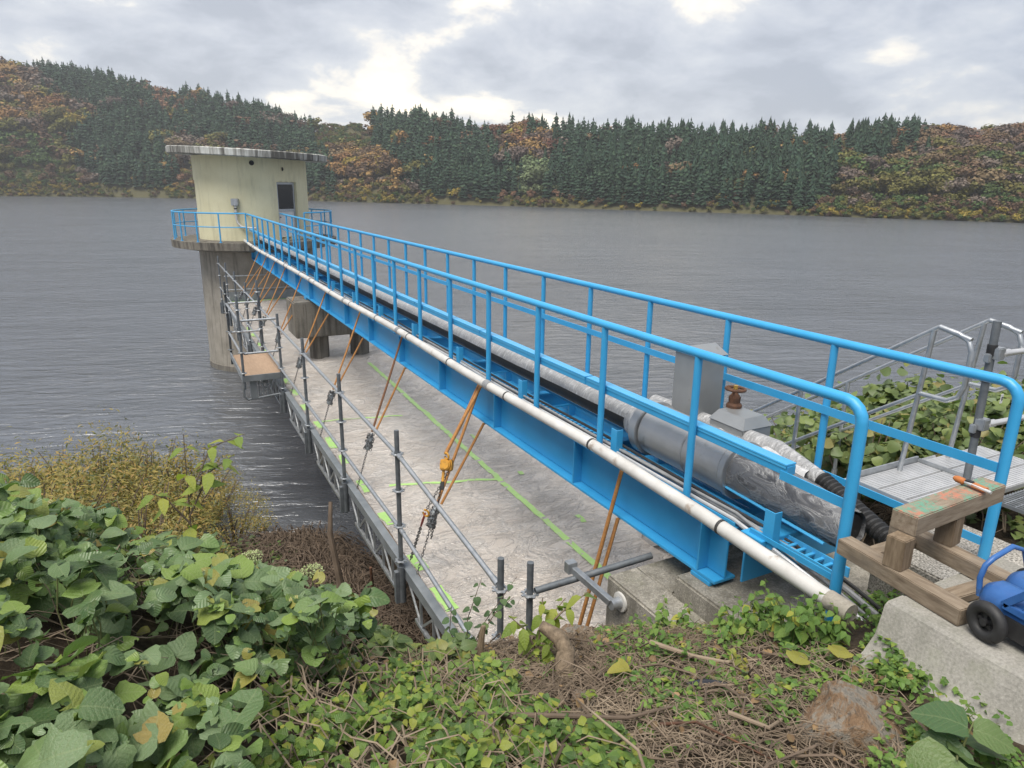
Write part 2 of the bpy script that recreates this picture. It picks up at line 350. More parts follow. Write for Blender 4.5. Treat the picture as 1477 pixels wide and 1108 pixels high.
def far_leaf(name, c0, c1):
    m, t = material(name)
    geo = t.new('ShaderNodeNewGeometry'); oi = t.new('ShaderNodeObjectInfo')
    c = t.ramp(geo.outputs['Random Per Island'], [(0.0, tuple(x * 0.86 for x in c0)), (0.5, c0), (1.0, c1)])
    hs = t.new('ShaderNodeHueSaturation', {'Hue': t.math('ADD', 0.485, t.math('MULTIPLY', oi.outputs['Random'], 0.03)), 'Value': t.math('ADD', 0.75, t.math('MULTIPLY', oi.outputs['Random'], 0.5)), 'Color': c})
    setp(t, col=hs.outputs[0], rough=0.85, spec=0.1)
    return m
far_leaf('cedar_crown', (0.030, 0.056, 0.036), (0.052, 0.084, 0.048))
far_leaf('crown_orange', (0.22, 0.125, 0.055), (0.30, 0.17, 0.07))
far_leaf('crown_rust', (0.17, 0.09, 0.06), (0.22, 0.12, 0.08))
far_leaf('crown_brown', (0.135, 0.09, 0.055), (0.20, 0.14, 0.085))
far_leaf('crown_bare', (0.125, 0.095, 0.08), (0.185, 0.145, 0.125))
far_leaf('crown_olive', (0.105, 0.10, 0.032), (0.17, 0.15, 0.05))
far_leaf('crown_yellow', (0.24, 0.19, 0.04), (0.34, 0.26, 0.06))
far_leaf('crown_green', (0.055, 0.085, 0.03), (0.095, 0.13, 0.045))
far_leaf('crown_pale', (0.13, 0.17, 0.085), (0.20, 0.25, 0.13))

def ground_mat(name, cols, dark):
    m, t = material(name)
    tcn = t.new('ShaderNodeTexCoord'); v = tcn.outputs['Object']
    c = t.ramp(t.noise(v, 2.2, 8, 0.65), [(0.3, cols[0]), (0.5, cols[1]), (0.7, cols[2])])
    c = t.mix(t.ramp(t.noise(v, 26, 6, 0.7), [(0.42, (0.8, 0.8, 0.8)), (0.6, (0, 0, 0))]), c, dark)
    setp(t, col=c, rough=0.95, spec=0.2, normal=bump(t, t.noise(v, 30, 8, 0.7), 0.8, 0.05))
    return m
ground_mat('soil', [(0.055, 0.04, 0.028), (0.095, 0.072, 0.05), (0.075, 0.075, 0.038)], (0.035, 0.026, 0.018))
ground_mat('hill_ground', [(0.07, 0.065, 0.03), (0.10, 0.095, 0.045), (0.13, 0.10, 0.05)], (0.05, 0.048, 0.026))
m, t = material('rock'); tcn = t.new('ShaderNodeTexCoord'); v = tcn.outputs['Object']
n1 = t.noise(v, 2.2, 9, 0.68, 0.8)
c = t.ramp(n1, [(0.3, (0.15, 0.135, 0.115)), (0.45, (0.30, 0.27, 0.225)), (0.55, (0.27, 0.17, 0.095)), (0.72, (0.17, 0.10, 0.06))])
c = t.mix(t.ramp(t.noise(v, 9, 8, 0.7), [(0.33, (0.8, 0.8, 0.8)), (0.46, (0, 0, 0))]), c, (0.08, 0.07, 0.06))
setp(t, col=c, rough=0.85, normal=bump(t, t.noise(v, 12, 9, 0.7), 0.9, 0.04))

# ------------------------------------------------------------------ builders
OFF = {}
def tag(o, label=None, cat=None, group=None, kind=None):
    if label: o['label'] = label
    if cat: o['category'] = cat
    if group: o['group'] = group
    if kind: o['kind'] = kind
    return o

def thing(name, loc, label, cat, group=None):
    o = bpy.data.objects.new(name, None)
    o.empty_display_size = 0.2
    o.location = loc
    C.objects.link(o)
    OFF[o.name] = Vector(loc)
    return tag(o, label, cat, group)

def off(parent):
    return OFF.get(parent.name, Vector((0, 0, 0))) if parent else Vector((0, 0, 0))

def link(name, me, parent=None, loc=None, rot=None, scale=None):
    """place shared mesh data; loc in world coordinates"""
    o = bpy.data.objects.new(name, me)
    C.objects.link(o)
    if parent:
        o.parent = parent
    pl = Vector(loc) if loc is not None else Vector((0, 0, 0))
    if parent and loc is not None:
        pl = pl - off(parent)
    o.location = pl
    if rot is not None: o.rotation_euler = rot
    if scale is not None: o.scale = (scale,) * 3 if isinstance(scale, (int, float)) else scale
    return o

class MB:
    def __init__(s):
        s.v = []; s.f = []
    def add(s, vs, fs):
        b = len(s.v)
        s.v += [tuple(p) for p in vs]
        s.f += [tuple(b + i for i in f) for f in fs]
        return s
    def box(s, c, d, rot=None):
        hx, hy, hz = d[0] / 2, d[1] / 2, d[2] / 2
        vs = [Vector((x, y, z)) for x in (-hx, hx) for y in (-hy, hy) for z in (-hz, hz)]
        if rot is not None:
            vs = [rot @ p for p in vs]
        c = Vector(c)
        return s.add([p + c for p in vs], [(0, 1, 3, 2), (4, 6, 7, 5), (0, 4, 5, 1), (2, 3, 7, 6), (0, 2, 6, 4), (1, 5, 7, 3)])
    def b2(s, a, b):
        return s.box([(a[i] + b[i]) / 2 for i in range(3)], [abs(b[i] - a[i]) for i in range(3)])
    def bar(s, p0, p1, w, h, up=(0, 0, 1)):
        p0, p1 = Vector(p0), Vector(p1)
        d = p1 - p0
        y = d.normalized()
        x = y.cross(Vector(up)).normalized()
        z = x.cross(y)
        m = Matrix((x, y, z)).transposed()
        return s.box((p0 + p1) / 2, (w, d.length, h), m)
    def tube(s, pts, r, n=10, caps=True, rs=None):
        pts = [Vector(p) for p in pts]
        k = len(pts)
        t0 = (pts[1] - pts[0]).normalized()
        ref = Vector((0, 0, 1)) if abs(t0.z) < 0.9 else Vector((1, 0, 0))
        u = t0.cross(ref).normalized()
        vs, fs = [], []
        for i, p in enumerate(pts):
            t = (pts[min(i + 1, k - 1)] - pts[max(i - 1, 0)]).normalized()
            u = (u - t * u.dot(t)).normalized()
            q = t.cross(u)
            rr = rs[i] if rs else r
            for j in range(n):
                a = 2 * math.pi * j / n
                vs.append(p + (u * math.cos(a) + q * math.sin(a)) * rr)
        for i in range(k - 1):
            for j in range(n):
                j2 = (j + 1) % n
                fs.append((i * n + j, i * n + j2, (i + 1) * n + j2, (i + 1) * n + j))
        if caps:
            fs.append(tuple(reversed(range(n))))
            fs.append(tuple((k - 1) * n + j for j in range(n)))
        return s.add(vs, fs)
    def cyl(s, p0, p1, r, n=12, r1=None):
        return s.tube([p0, p1], r, n, True, [r, r1 if r1 is not None else r])
    def lathe(s, prof, n=48, c=(0, 0, 0), a0=0, a1=2 * math.pi, close=True):
        """prof: list of (radius, z) from bottom outside round; full revolution"""
        k = len(prof); vs = []; fs = []
        full = abs(a1 - a0 - 2 * math.pi) < 1e-6
        m = n if full else n + 1
        for j in range(m):
            a = a0 + (a1 - a0) * j / n
            for r, z in prof:
                vs.append((c[0] + r * math.cos(a), c[1] + r * math.sin(a), c[2] + z))
        for j in range(n):
            j2 = (j + 1) % m
            for i in range(k if close else k - 1):
                i2 = (i + 1) % k
                fs.append((j * k + i, j2 * k + i, j2 * k + i2, j * k + i2))
        return s.add(vs, fs)
    def torus(s, c, axis, R_, r, n=24, m=8, a0=0, a1=2 * math.pi):
        axis = Vector(axis).normalized()
        u = axis.orthogonal().normalized(); q = axis.cross(u); c = Vector(c)
        pts = [c + (u * math.cos(a0 + (a1 - a0) * i / n) + q * math.sin(a0 + (a1 - a0) * i / n)) * R_ for i in range(n + 1)]
        return s.tube(pts, r, m, False)
    def ball(s, c, r, n=12, sc=(1, 1, 1)):
        vs = []; fs = []; k = n // 2 + 1
        for i in range(k):
            th = math.pi * i / (k - 1)
            for j in range(n):
                a = 2 * math.pi * j / n
                vs.append((c[0] + sc[0] * r * math.sin(th) * math.cos(a), c[1] + sc[1] * r * math.sin(th) * math.sin(a), c[2] + sc[2] * r * math.cos(th)))
        for i in range(k - 1):
            for j in range(n):
                j2 = (j + 1) % n
                fs.append((i * n + j, (i + 1) * n + j, (i + 1) * n + j2, i * n + j2))
        return s.add(vs, fs)
    def mesh(s, name, mat, smooth=True, bevel=0.0, angle=38, o=(0, 0, 0)):
        me = bpy.data.meshes.new(name)
        o = Vector(o)
        me.from_pydata([tuple(Vector(p) - o) for p in s.v], [], s.f)
        bm = bmesh.new(); bm.from_mesh(me)
        bmesh.ops.remove_doubles(bm, verts=bm.verts, dist=1e-6)
        bmesh.ops.recalc_face_normals(bm, faces=bm.faces)
        if bevel:
            es = [e for e in bm.edges if e.is_manifold and e.calc_face_angle(0) > 0.6]
            bmesh.ops.bevel(bm, geom=es, offset=bevel, segments=2, affect='EDGES', clamp_overlap=True)
        bm.to_mesh(me); bm.free()
        if mat:
            me.materials.append(MATS[mat])
        if smooth:
            me.shade_smooth() if hasattr(me, 'shade_smooth') else None
            me.set_sharp_from_angle(angle=R(angle))
        return me
    def build(s, name, mat, parent=None, smooth=True, bevel=0.0, angle=38):
        me = s.mesh(name, mat, smooth, bevel, angle, off(parent))
        o = bpy.data.objects.new(name, me)
        C.objects.link(o)
        if parent:
            o.parent = parent
            OFF[o.name] = off(parent)
        return o

def np_mesh(name, V, faces_list, mat, smooth=False):
    """V (n,3) array; faces_list: list of (m,k) int arrays"""
    me = bpy.data.meshes.new(name)
    me.vertices.add(len(V))
    me.vertices.foreach_set('co', np.ascontiguousarray(V, dtype=np.float32).ravel())
    loops = np.concatenate([f.ravel() for f in faces_list]).astype(np.int32)
    sizes = np.concatenate([np.full(len(f), f.shape[1]) for f in faces_list])
    starts = np.concatenate([[0], np.cumsum(sizes)[:-1]]).astype(np.int32)
    me.loops.add(len(loops)); me.loops.foreach_set('vertex_index', loops)
    me.polygons.add(len(sizes)); me.polygons.foreach_set('loop_start', starts)
    me.update(calc_edges=True)
    if smooth:
        me.polygons.foreach_set('use_smooth', np.ones(len(sizes), dtype=bool))
    me.validate()
    if mat:
        me.materials.append(MATS[mat])
    return me

def scatter(name, tv, tf, pos, rot, scl, mat, smooth=True):
    """join many transformed copies of template (tv verts, tf faces same size) into one mesh"""
    tv = np.asarray(tv, float); tf = np.asarray(tf, int)
    n = len(pos); k = len(tv)
    P = np.einsum('nij,kj->nki', rot, tv) * np.asarray(scl).reshape(n, 1, -1) + np.asarray(pos)[:, None, :]
    Fc = (tf[None] + (np.arange(n) * k)[:, None, None]).reshape(-1, tf.shape[1])
    return np_mesh(name, P.reshape(-1, 3), [Fc], mat, smooth)

def rot_from_normal(N, spin):
    """rotation matrices whose z axis is N, spun by spin"""
    N = N / np.linalg.norm(N, axis=1, keepdims=True)
    ref = np.where(np.abs(N[:, 2:3]) < 0.95, np.array([[0, 0, 1.0]]), np.array([[1.0, 0, 0]]))
    X = np.cross(ref, N); X /= np.linalg.norm(X, axis=1, keepdims=True)
    Y = np.cross(N, X)
    c, s_ = np.cos(spin)[:, None], np.sin(spin)[:, None]
    return np.stack([X * c + Y * s_, -X * s_ + Y * c, N], axis=2)
# ------------------------------------------------------------------ the lake
WATER = -0.7
me = np_mesh('lake', np.array([[-800, -250, 0], [1000, -250, 0], [1000, 1000, 0], [-800, 1000, 0]], float), [np.array([[0, 1, 2, 3]])], 'lake_water')
lake = link('lake', me, None, (0, 0, WATER)); tag(lake, 'grey rippled lake water between the near bank and the wooded far shore', 'lake', kind='structure')

# ------------------------------------------------------------------ the near bank
CP = np.array([
 (3.3, 1.9, 4.66), (3.2, 0.5, 4.75), (3.5, -3, 5.0), (5, 0, 4.45), (4.3, 2.3, 4.45), (4.3, 3.1, 3.9), (2.95, 3.0, 4.2), (2.7, 3.6, 3.88), (2.3, 2.7, 4.42), (2.2, 3.2, 4.2), (1.9, 1.6, 4.82), (2.3, 0.8, 4.9),
 (1.5, 2.7, 4.55), (1.0, 2.9, 4.58), (1.1, 2.1, 4.85), (1.0, 1.3, 5.08), (0.5, 0.3, 5.45), (0, 0, 5.5), (-1, 0, 5.6), (-.4, 1.5, 5.48), (-.7, 2.4, 5.5), (-.75, 3.4, 5.62), (-1.6, 3.9, 5.7), (0.0, 3.1, 5.15), (.03, 3.8, 4.85), (.35, 2.3, 5.0), (.64, 3.84, 4.35), (.6, 3.0, 4.75),
 (.5, 4.6, 3.7), (1.0, 4.4, 3.4), (1.3, 3.7, 4.0), (1.9, 3.8, 3.9), (2.0, 4.6, 2.85), (3.2, 4.6, 2.0), (4.5, 4.8, 1.8), (2.2, 7, 1.25), (1.0, 6.5, 1.9), (0, 6, 2.9), (-1, 6, 3.7), (-3, 5, 4.9), (-3, 9, 2.0), (-1, 10, 1.2),
 (1, 10.5, .4), (2.5, 11.5, -.2), (4.5, 12, -.4), (0, 14, -.25), (-3, 14.5, .0), (-7, 13, .8), (-7, 19, -.9), (0, 18, -1.3), (4, 17, -1.6), (-3, 20, -1.6), (-12, 18, -.3), (-12, 24, -1.8), (-14, 8, 3.0), (-14, 0, 5.5),
 (5.6, 2.0, 4.45), (6.3, 3.2, 4.1), (5.8, 4.4, 3.5), (7.5, 3.0, 4.2), (8, 5, 3.4), (6.5, 6.5, 2.1), (9.5, 4.0, 3.7), (11, 6.0, 2.3), (9, 8, 1.2), (13, 5.5, 2.6), (12, 9, -.2), (8, 11, -.6), (16, 8, -.3), (16, 2, 3.5), (18, 4, 2.2), (10, 0, 4.6), (12, 13, -2.2), (6, 15, -1.6), (18, 12, -2.2), (22, 0, 3.0), (24, 6, -1.0),
 (0, -6, 5.8), (10, -8, 5.2), (-10, -8, 6.0), (24, -8, 4.0)], float)
_d = np.linalg.norm(CP[:, None, :2] - CP[None, :, :2], axis=2)
_A = np.zeros((len(CP) + 3,) * 2)
_A[:len(CP), :len(CP)] = _d + np.eye(len(CP)) * -0.02
_A[:len(CP), -3:] = np.c_[np.ones(len(CP)), CP[:, :2]]
_A[-3:, :len(CP)] = _A[:len(CP), -3:].T
_w = np.linalg.solve(_A, np.r_[CP[:, 2], 0, 0, 0])
def ground(x, y):
    x = np.atleast_1d(np.asarray(x, float)); y = np.atleast_1d(np.asarray(y, float))
    d = np.sqrt((x[:, None] - CP[None, :, 0]) ** 2 + (y[:, None] - CP[None, :, 1]) ** 2)
    return d @ _w[:len(CP)] + _w[-3] + _w[-2] * x + _w[-1] * y
def g1(x, y):
    return float(ground(x, y)[0])

xs = np.r_[np.arange(-16, -3, 0.4), np.arange(-3, 7, 0.07), np.arange(7, 26, 0.4)]
ys = np.r_[np.arange(-8, -0.5, 0.5), np.arange(-0.5, 7, 0.07), np.arange(7, 26, 0.35)]
X, Y = np.meshgrid(xs, ys)
Z = np.concatenate([ground(X[i], Y[i])[None] for i in range(len(ys))])
bumps = np.array([[mnoise.noise((x * 2.1, y * 2.1, 0.3)) * 0.05 + mnoise.noise((x * 6.3, y * 6.3, 1.7)) * 0.025 for x in xs] for y in ys])
Z = Z + bumps
nx_, ny_ = len(xs), len(ys)
idx = np.arange(nx_ * ny_).reshape(ny_, nx_)
quads = np.stack([idx[:-1, :-1], idx[:-1, 1:], idx[1:, 1:], idx[1:, :-1]], -1).reshape(-1, 4)
me = np_mesh('bank', np.c_[X.ravel(), Y.ravel(), Z.ravel()], [quads], 'soil', True)
bank = link('bank', me); tag(bank, 'brown earth bank sloping down to the lake under dry stems', 'bank', kind='structure')

# ------------------------------------------------------------------ far shore hills
SHORE = [(-260, 281), (0, 283), (140, 284), (230, 285.5), (450, 290), (600, 294), (740, 297.5), (900, 303), (1100, 309), (1300, 316), (1477, 322), (1750, 334)]
RIDGE = [(-260, 70), (-100, 78), (0, 82), (60, 90), (130, 95), (200, 112), (250, 128), (290, 124), (330, 135), (390, 150), (450, 173), (500, 182), (540, 158), (600, 158), (660, 168), (690, 180), (750, 166),
         (800, 174), (850, 178), (900, 182), (960, 178), (1020, 181), (1090, 179), (1150, 186), (1200, 191), (1280, 183), (1320, 179), (1380, 186), (1477, 176), (1750, 160)]
def interp(tab, u):
    return float(np.interp(u, [a for a, b in tab], [b for a, b in tab]))
US = np.linspace(-260, 1750, 150)
def shore_pt(u):
    d = ray(u, interp(SHORE, u)); k = (WATER - EYE) / d.z
    return Vector((d.x * k, d.y * k, WATER))
def hill(u, s):
    """u along the shore (survey bearing), s 0 at the water to 1 at the ridge, beyond 1 falls away"""
    p = shore_pt(u)
    D = Vector((p.x, p.y)).length
    dr = Vector((p.x, p.y)) / D
    Wd = 105 + 35 * math.sin(u * 0.004 + 1.0)
    e = ray(u, interp(RIDGE, u)); te = e.z / math.hypot(e.x, e.y)
    Dr = D + Wd
    top = EYE + te * Dr - 10.5
    if u > 1130: top += 3 * min(1, (u - 1130) / 80)
    if 455 < u < 530: top += 9 * math.sin(math.pi * (u - 455) / 75) ** 0.5
    H = top - WATER
    if s <= 1:
        f = 0.035 * min(1, s / 0.03) + 0.965 * (1 - (1 - s) ** 1.35)
    else:
        f = 1 - 0.5 * (s - 1)
    n = mnoise.noise((u * 0.012, s * 3.0, 5.0)) * 5 * min(1, s * 3)
    q = dr * (D + Wd * s)
    return Vector((q.x, q.y, WATER - 0.3 + H * f + n * (0.25 if s > 0.8 else 1)))
SS = np.r_[-0.06, np.linspace(0, 1, 22), 1.15, 1.4, 1.8]
V = np.array([[hill(u, max(s, 0)) + (Vector((0, 0, -1.5)) - shore_pt(u).normalized() * 6 if s < 0 else Vector()) for s in SS] for u in US]).reshape(-1, 3)
idx = np.arange(len(US) * len(SS)).reshape(len(US), len(SS))
quads = np.stack([idx[:-1, :-1], idx[1:, :-1], idx[1:, 1:], idx[:-1, 1:]], -1).reshape(-1, 4)
hillside = link('hillside', np_mesh('hillside', V, [quads], 'hill_ground', True))
tag(hillside, 'wooded autumn hillside along the far shore of the lake', 'hill', kind='structure')

# tree crown meshes --------------------------------------------------
def cedar_mesh(seed, rings, per):
    r_ = random.Random(seed); V = []; Fq = []
    for k in range(rings):
        f = k / (rings - 1)
        z = 0.10 + 0.86 * f
        rad = 0.215 * (1 - f) ** (0.6 if seed % 2 else 0.42) + (0.02 if seed % 2 else 0.03)
        for j in range(per):
            a = 2 * math.pi * (j + r_.random() * 0.8) / per + k * 1.3
            rr = rad * r_.uniform(0.65, 1.2)
            da = math.pi / per * r_.uniform(0.9, 1.5)
            dz = 0.055 * r_.uniform(0.8, 1.5)
            zt = z + r_.uniform(-0.02, 0.02)
            b = len(V)
            V += [(0.01 * math.cos(a), 0.01 * math.sin(a), zt + dz), (rr * 0.75 * math.cos(a - da), rr * 0.75 * math.sin(a - da), zt - dz * 0.3), (rr * math.cos(a), rr * math.sin(a), zt - dz * 0.75), (rr * 0.75 * math.cos(a + da), rr * 0.75 * math.sin(a + da), zt - dz * 0.3)]
            Fq.append((b, b + 1, b + 2, b + 3))
    b = len(V)
    for j in range(4):
        a = j * math.pi / 2
        V.append((0.022 * math.cos(a), 0.022 * math.sin(a), 0.93))
    V.append((0, 0, 0.98 if seed % 2 else 0.955))
    Ft = [(b + j, b + (j + 1) % 4, b + 4, b + 4) for j in range(4)]
    return np.array(V), np.array(Fq), np.array([f[:3] for f in Ft])

def crown_mesh(seed, n, leaf, thin=1.0):
    """unit broadleaf crown: clumps of small faces in lobes, z from 0.25 to 1"""
    r_ = np.random.RandomState(seed)
    lobes = []
    for i in range(9):
        a = r_.uniform(0, 6.28); rr = r_.uniform(0.05, 0.30)
        lobes.append((rr * math.cos(a), rr * math.sin(a), r_.uniform(0.42, 0.80), r_.uniform(0.13, 0.22)))
    V = []; Fq = []
    for i in range(n):
        lx, ly, lz, lr = lobes[r_.randint(9)]
        d = r_.normal(size=3); d /= np.linalg.norm(d)
        p = np.array([lx, ly, lz]) + d * lr * (0.72 + 0.4 * r_.rand()) * np.array([1.15, 1.15, 0.9])
        nn = d + r_.normal(size=3) * 0.32; nn[2] += 0.2
        s = leaf * r_.uniform(0.6, 1.4)
        M = rot_from_normal(nn[None], r_.uniform(0, 6.28, 1))[0]
        b = len(V)
        for cx_, cy_ in ((-1, -.6), (.8, -1), (1, .7), (-.7, 1)):
            V.append(p + M @ np.array([cx_ * s, cy_ * s * 0.8, r_.uniform(-.3, .3) * s]))
        Fq.append((b, b + 1, b + 2, b + 3))
    return np.array(V), np.array(Fq)

cedars_hi = [cedar_mesh(i, 15, 8) for i in range(4)]
crowns_hi = [crown_mesh(20 + i, 800, 0.034) for i in range(4)]
cedar_lo = cedar_mesh(10, 9, 6)
crown_lo = [crown_mesh(40 + i, 230, 0.058) for i in range(3)]
cedar_me = [np_mesh('cedar_crown', v, [q, t_], 'cedar_crown') for v, q, t_ in cedars_hi]
COLS = ['orange', 'rust', 'brown', 'bare', 'olive', 'yellow', 'green', 'pale']
crown_me = {c: [np_mesh('crown', v, [q], 'crown_' + c) for v, q in crowns_hi] for c in COLS}
tm = MB()
tm.tube([(0, 0, -0.08), (0.004, 0, 0.5), (0, 0, 0.95)], 0.02, 6, False, [0.022, 0.014, 0.003])
cedar_trunk = tm.mesh('cedar_trunk', 'far_bark')
tm = MB()
tm.tube([(0, 0, -0.1), (0.01, 0, 0.3), (0, 0.01, 0.6)], 0.03, 6, False, [0.035, 0.025, 0.012])
for k in range(5):
    a = k * 1.257 + 0.4
    tm.tube([(0.005, 0.005, 0.3 + 0.05 * k), (0.14 * math.cos(a), 0.14 * math.sin(a), 0.5 + 0.05 * k), (0.26 * math.cos(a), 0.26 * math.sin(a), 0.62 + 0.05 * k)], 0.012, 5, False, [0.016, 0.01, 0.003])
leaf_trunk = tm.mesh('broadleaf_trunk', 'far_bark')

def inside(poly, x, y):
    c = False; j = len(poly) - 1
    for i in range(len(poly)):
        (xi, yi), (xj, yj) = poly[i], poly[j]
        if (yi > y) != (yj > y) and x < (xj - xi) * (y - yi) / (yj - yi) + xi:
            c = not c
        j = i
    return c
# survey of the conifer stands, as bearings / heights on the hillside
STANDS = [[(48, 80), (130, 84), (215, 125), (240, 170), (205, 165), (120, 145), (60, 118)], [(110, 170), (225, 150), (245, 215), (240, 272), (160, 265), (118, 225)],
          [(250, 130), (330, 132), (395, 142), (458, 176), (456, 222), (350, 215), (240, 178)], [(436, 205), (472, 215), (475, 262), (440, 270)],
          [(535, 152), (662, 160), (692, 182), (740, 235), (742, 296), (636, 296), (596, 245), (542, 205)], [(736, 160), (792, 165), (802, 186), (765, 184)],
          [(806, 178), (860, 172), (1040, 177), (1165, 184), (1208, 215), (1190, 275), (1110, 300), (826, 300), (786, 255), (800, 212)], [(1222, 186), (1322, 176), (1332, 198), (1292, 218), (1228, 220)]]
def region_colour(u, v, r_):
    n = mnoise.noise((u * 0.016, v * 0.03, 2.2)) * 0.5 + 0.5 + r_.uniform(-0.22, 0.22)
    if 730 < u < 800 and 232 < v < 275: return 'pale'
    if 715 < u < 810 and 272 <= v: return 'rust' if r_.random() < 0.7 else 'brown'
    if u < 110 and v > 185: return r_.choice(['green', 'green', 'green', 'olive', 'brown'])
    if v > 272 and u < 760: return r_.choice(['olive', 'yellow', 'brown', 'olive'])
    if 165 < u < 250 and 125 < v < 160: return 'rust'
    if 640 < u < 830 and v < 235: return r_.choice(['orange', 'rust', 'rust', 'brown', 'bare', 'yellow'])
    if u > 1180 and v > 225: return r_.choice(['green', 'olive', 'olive', 'brown', 'green', 'bare', 'brown', 'olive', 'green'])
    if u > 1180: return r_.choice(['brown', 'bare', 'rust', 'olive', 'orange', 'brown', 'brown', 'bare', 'olive'])
    if n < 0.34: return 'bare'
    if n < 0.5: return 'brown'
    if n < 0.62: return 'olive'
    if n < 0.78: return 'orange'
    return r_.choice(['rust', 'yellow', 'brown'])
tr = random.Random(5)
T = []
for k in range(26000):
    u = tr.uniform(-230, 1720); s = tr.random() ** 1.15 * 1.04 if k % 5 else tr.uniform(0.0, 0.05)
    p = hill(u, s)
    D = math.hypot(p.x, p.y)
    if tr.random() > D / 460: continue
    pu, pv_, z_ = proj(p + Vector((0, 0, 8)))
    ju, jv = pu + tr.gauss(0, 9), pv_ + tr.gauss(0, 6)
    stand = next((i for i, poly in enumerate(STANDS) if inside(poly, ju, jv)), -1)
    con = stand >= 0 and tr.random() > 0.07 + 0.35 * max(0, mnoise.noise((pu * 0.025, pv_ * 0.05, 9)))
    h = tr.triangular(6, 15.5, 11) if con else tr.uniform(7.5, 13)
    if con and s < 0.03: continue
    if not con and s < 0.12: h = tr.uniform(3.0, 6.0)
    if u > 1130 and not con: h *= 0.8
    col = 'cedar' if con else region_colour(pu, proj(p + Vector((0, 0, h * 0.6)))[1], tr)
    if 452 < pu < 535 and pv_ < 200: h = tr.uniform(1.6, 3.2); col = tr.choice(['green', 'olive', 'green', 'brown'])
    if s < 0.035: h = tr.uniform(1.2, 3.0); col = tr.choice(['olive', 'brown', 'green', 'yellow', 'olive'])
    if col == 'green' and pu < 110: h *= 0.6
    sep = 2.0 if con else 0.36 * h
    ok = True
    for q in T[-3500:]:
        if abs(q[0].x - p.x) < sep and abs(q[0].y - p.y) < sep:
            ok = False; break
    if ok:
        T.append((p, h, col, tr.uniform(0, 6.28), z_, pu, stand))
# the 300 of each kind that show largest are things of their own, the rest one mass
def vis_rank(t_): return (0 <= t_[5] <= 1477, t_[1] / t_[4])
con = sorted([t_ for t_ in T if t_[2] == 'cedar'], key=vis_rank, reverse=True)
brd = sorted([t_ for t_ in T if t_[2] != 'cedar'], key=vis_rank, reverse=True)
WORD = dict(orange='orange-leaved', rust='rust-red', brown='brown-leaved', bare='half-bare greyish', olive='olive-green', yellow='yellow-leaved', green='green bushy', pale='pale green feathery')
STN = ['ridge-top stand of the highest hill', 'lower stand near the shore below the highest hill', 'ridge stand rising behind the intake tower roof', 'small stand beside the intake tower wall', 'stand next to the bare grassy hilltop', 'small ridge clump among orange trees', 'widest stand reaching down to the shore', 'ridge-top clump above the brown slope']
for i, (p, h, col, a, z_, pu, stand) in enumerate(con[:300]):
    o = thing('cedar_tree', p, 'dark green pointed cedar in the ' + STN[stand], 'tree', 'cedars of the ' + STN[stand])
    o.rotation_euler.z = a; wd_ = tr.uniform(0.68, 1.05); o.scale = (h * wd_, h * wd_, h)
    for nm, me in (('trunk', cedar_trunk), ('crown', cedar_me[i % 4])):
        c = bpy.data.objects.new(nm, me); C.objects.link(c); c.parent = o
for i, (p, h, col, a, z_, pu, stand) in enumerate(brd[:300]):
    o = thing('broadleaf_tree', p, WORD[col] + ' rounded tree on the hillside across the lake', 'tree', WORD[col] + ' trees on the far hillside')
    o.rotation_euler.z = a; o.scale = (h * 1.25, h * 1.25, h)
    for nm, me in (('trunk', leaf_trunk), ('crown', crown_me[col][i % 4])):
        c = bpy.data.objects.new(nm, me); C.objects.link(c); c.parent = o
def mass(name, items, tv, fl, mat, label):
    if not items: return
    tv = np.asarray(tv); n = len(items); k = len(tv)
    a = np.array([t_[3] for t_ in items]); h = np.array([t_[1] for t_ in items]); P = np.array([tuple(t_[0]) for t_ in items])
    c, s_ = np.cos(a)[:, None], np.sin(a)[:, None]; wd = 0.95 if 'cedar' in name else 1.2
    V = np.stack([(tv[None, :, 0] * c - tv[None, :, 1] * s_) * h[:, None] * wd, (tv[None, :, 0] * s_ + tv[None, :, 1] * c) * h[:, None] * wd, tv[None, :, 2] * h[:, None]], -1) + P[:, None]
    fs = [(f[None] + (np.arange(n) * k)[:, None, None]).reshape(-1, f.shape[1]) for f in fl]
    o = link(name, np_mesh(name, V.reshape(-1, 3), fs, mat))
    tag(o, label, 'woodland', kind='stuff')
mass('cedar_wood', con[300:], cedar_lo[0], [cedar_lo[1], cedar_lo[2]], 'cedar_crown', 'dense dark cedar wood filling the far hillside behind the nearer cedars')
for ci, col in enumerate(COLS):
    it = [t_ for t_ in brd[300:] if t_[2] == col]
    mass(col + '_wood', it, crown_lo[ci % 3][0], [crown_lo[ci % 3][1]], 'crown_' + col, 'mass of ' + WORD[col] + ' autumn woodland on the far hillside')

# ------------------------------------------------------------------ autumn haze over the lake
m = bpy.data.materials.new('haze_air'); m.use_nodes = True; t = NT(m.node_tree); t.n.clear()
vol = t.new('ShaderNodeVolumePrincipled', {'Color': (0.93, 0.96, 1.0, 1), 'Density': 0.00032, 'Anisotropy': 0.1})
out = t.new('ShaderNodeOutputMaterial'); t.l.new(vol.outputs[0], out.inputs['Volume']); MATS['haze_air'] = m
hz = MB(); hz.b2((-840, -280, -6), (1040, 1040, 100)); tag(hz.build('haze', 'haze_air', None, smooth=False), 'thin pale autumn haze over lake and hills', 'haze', kind='stuff')
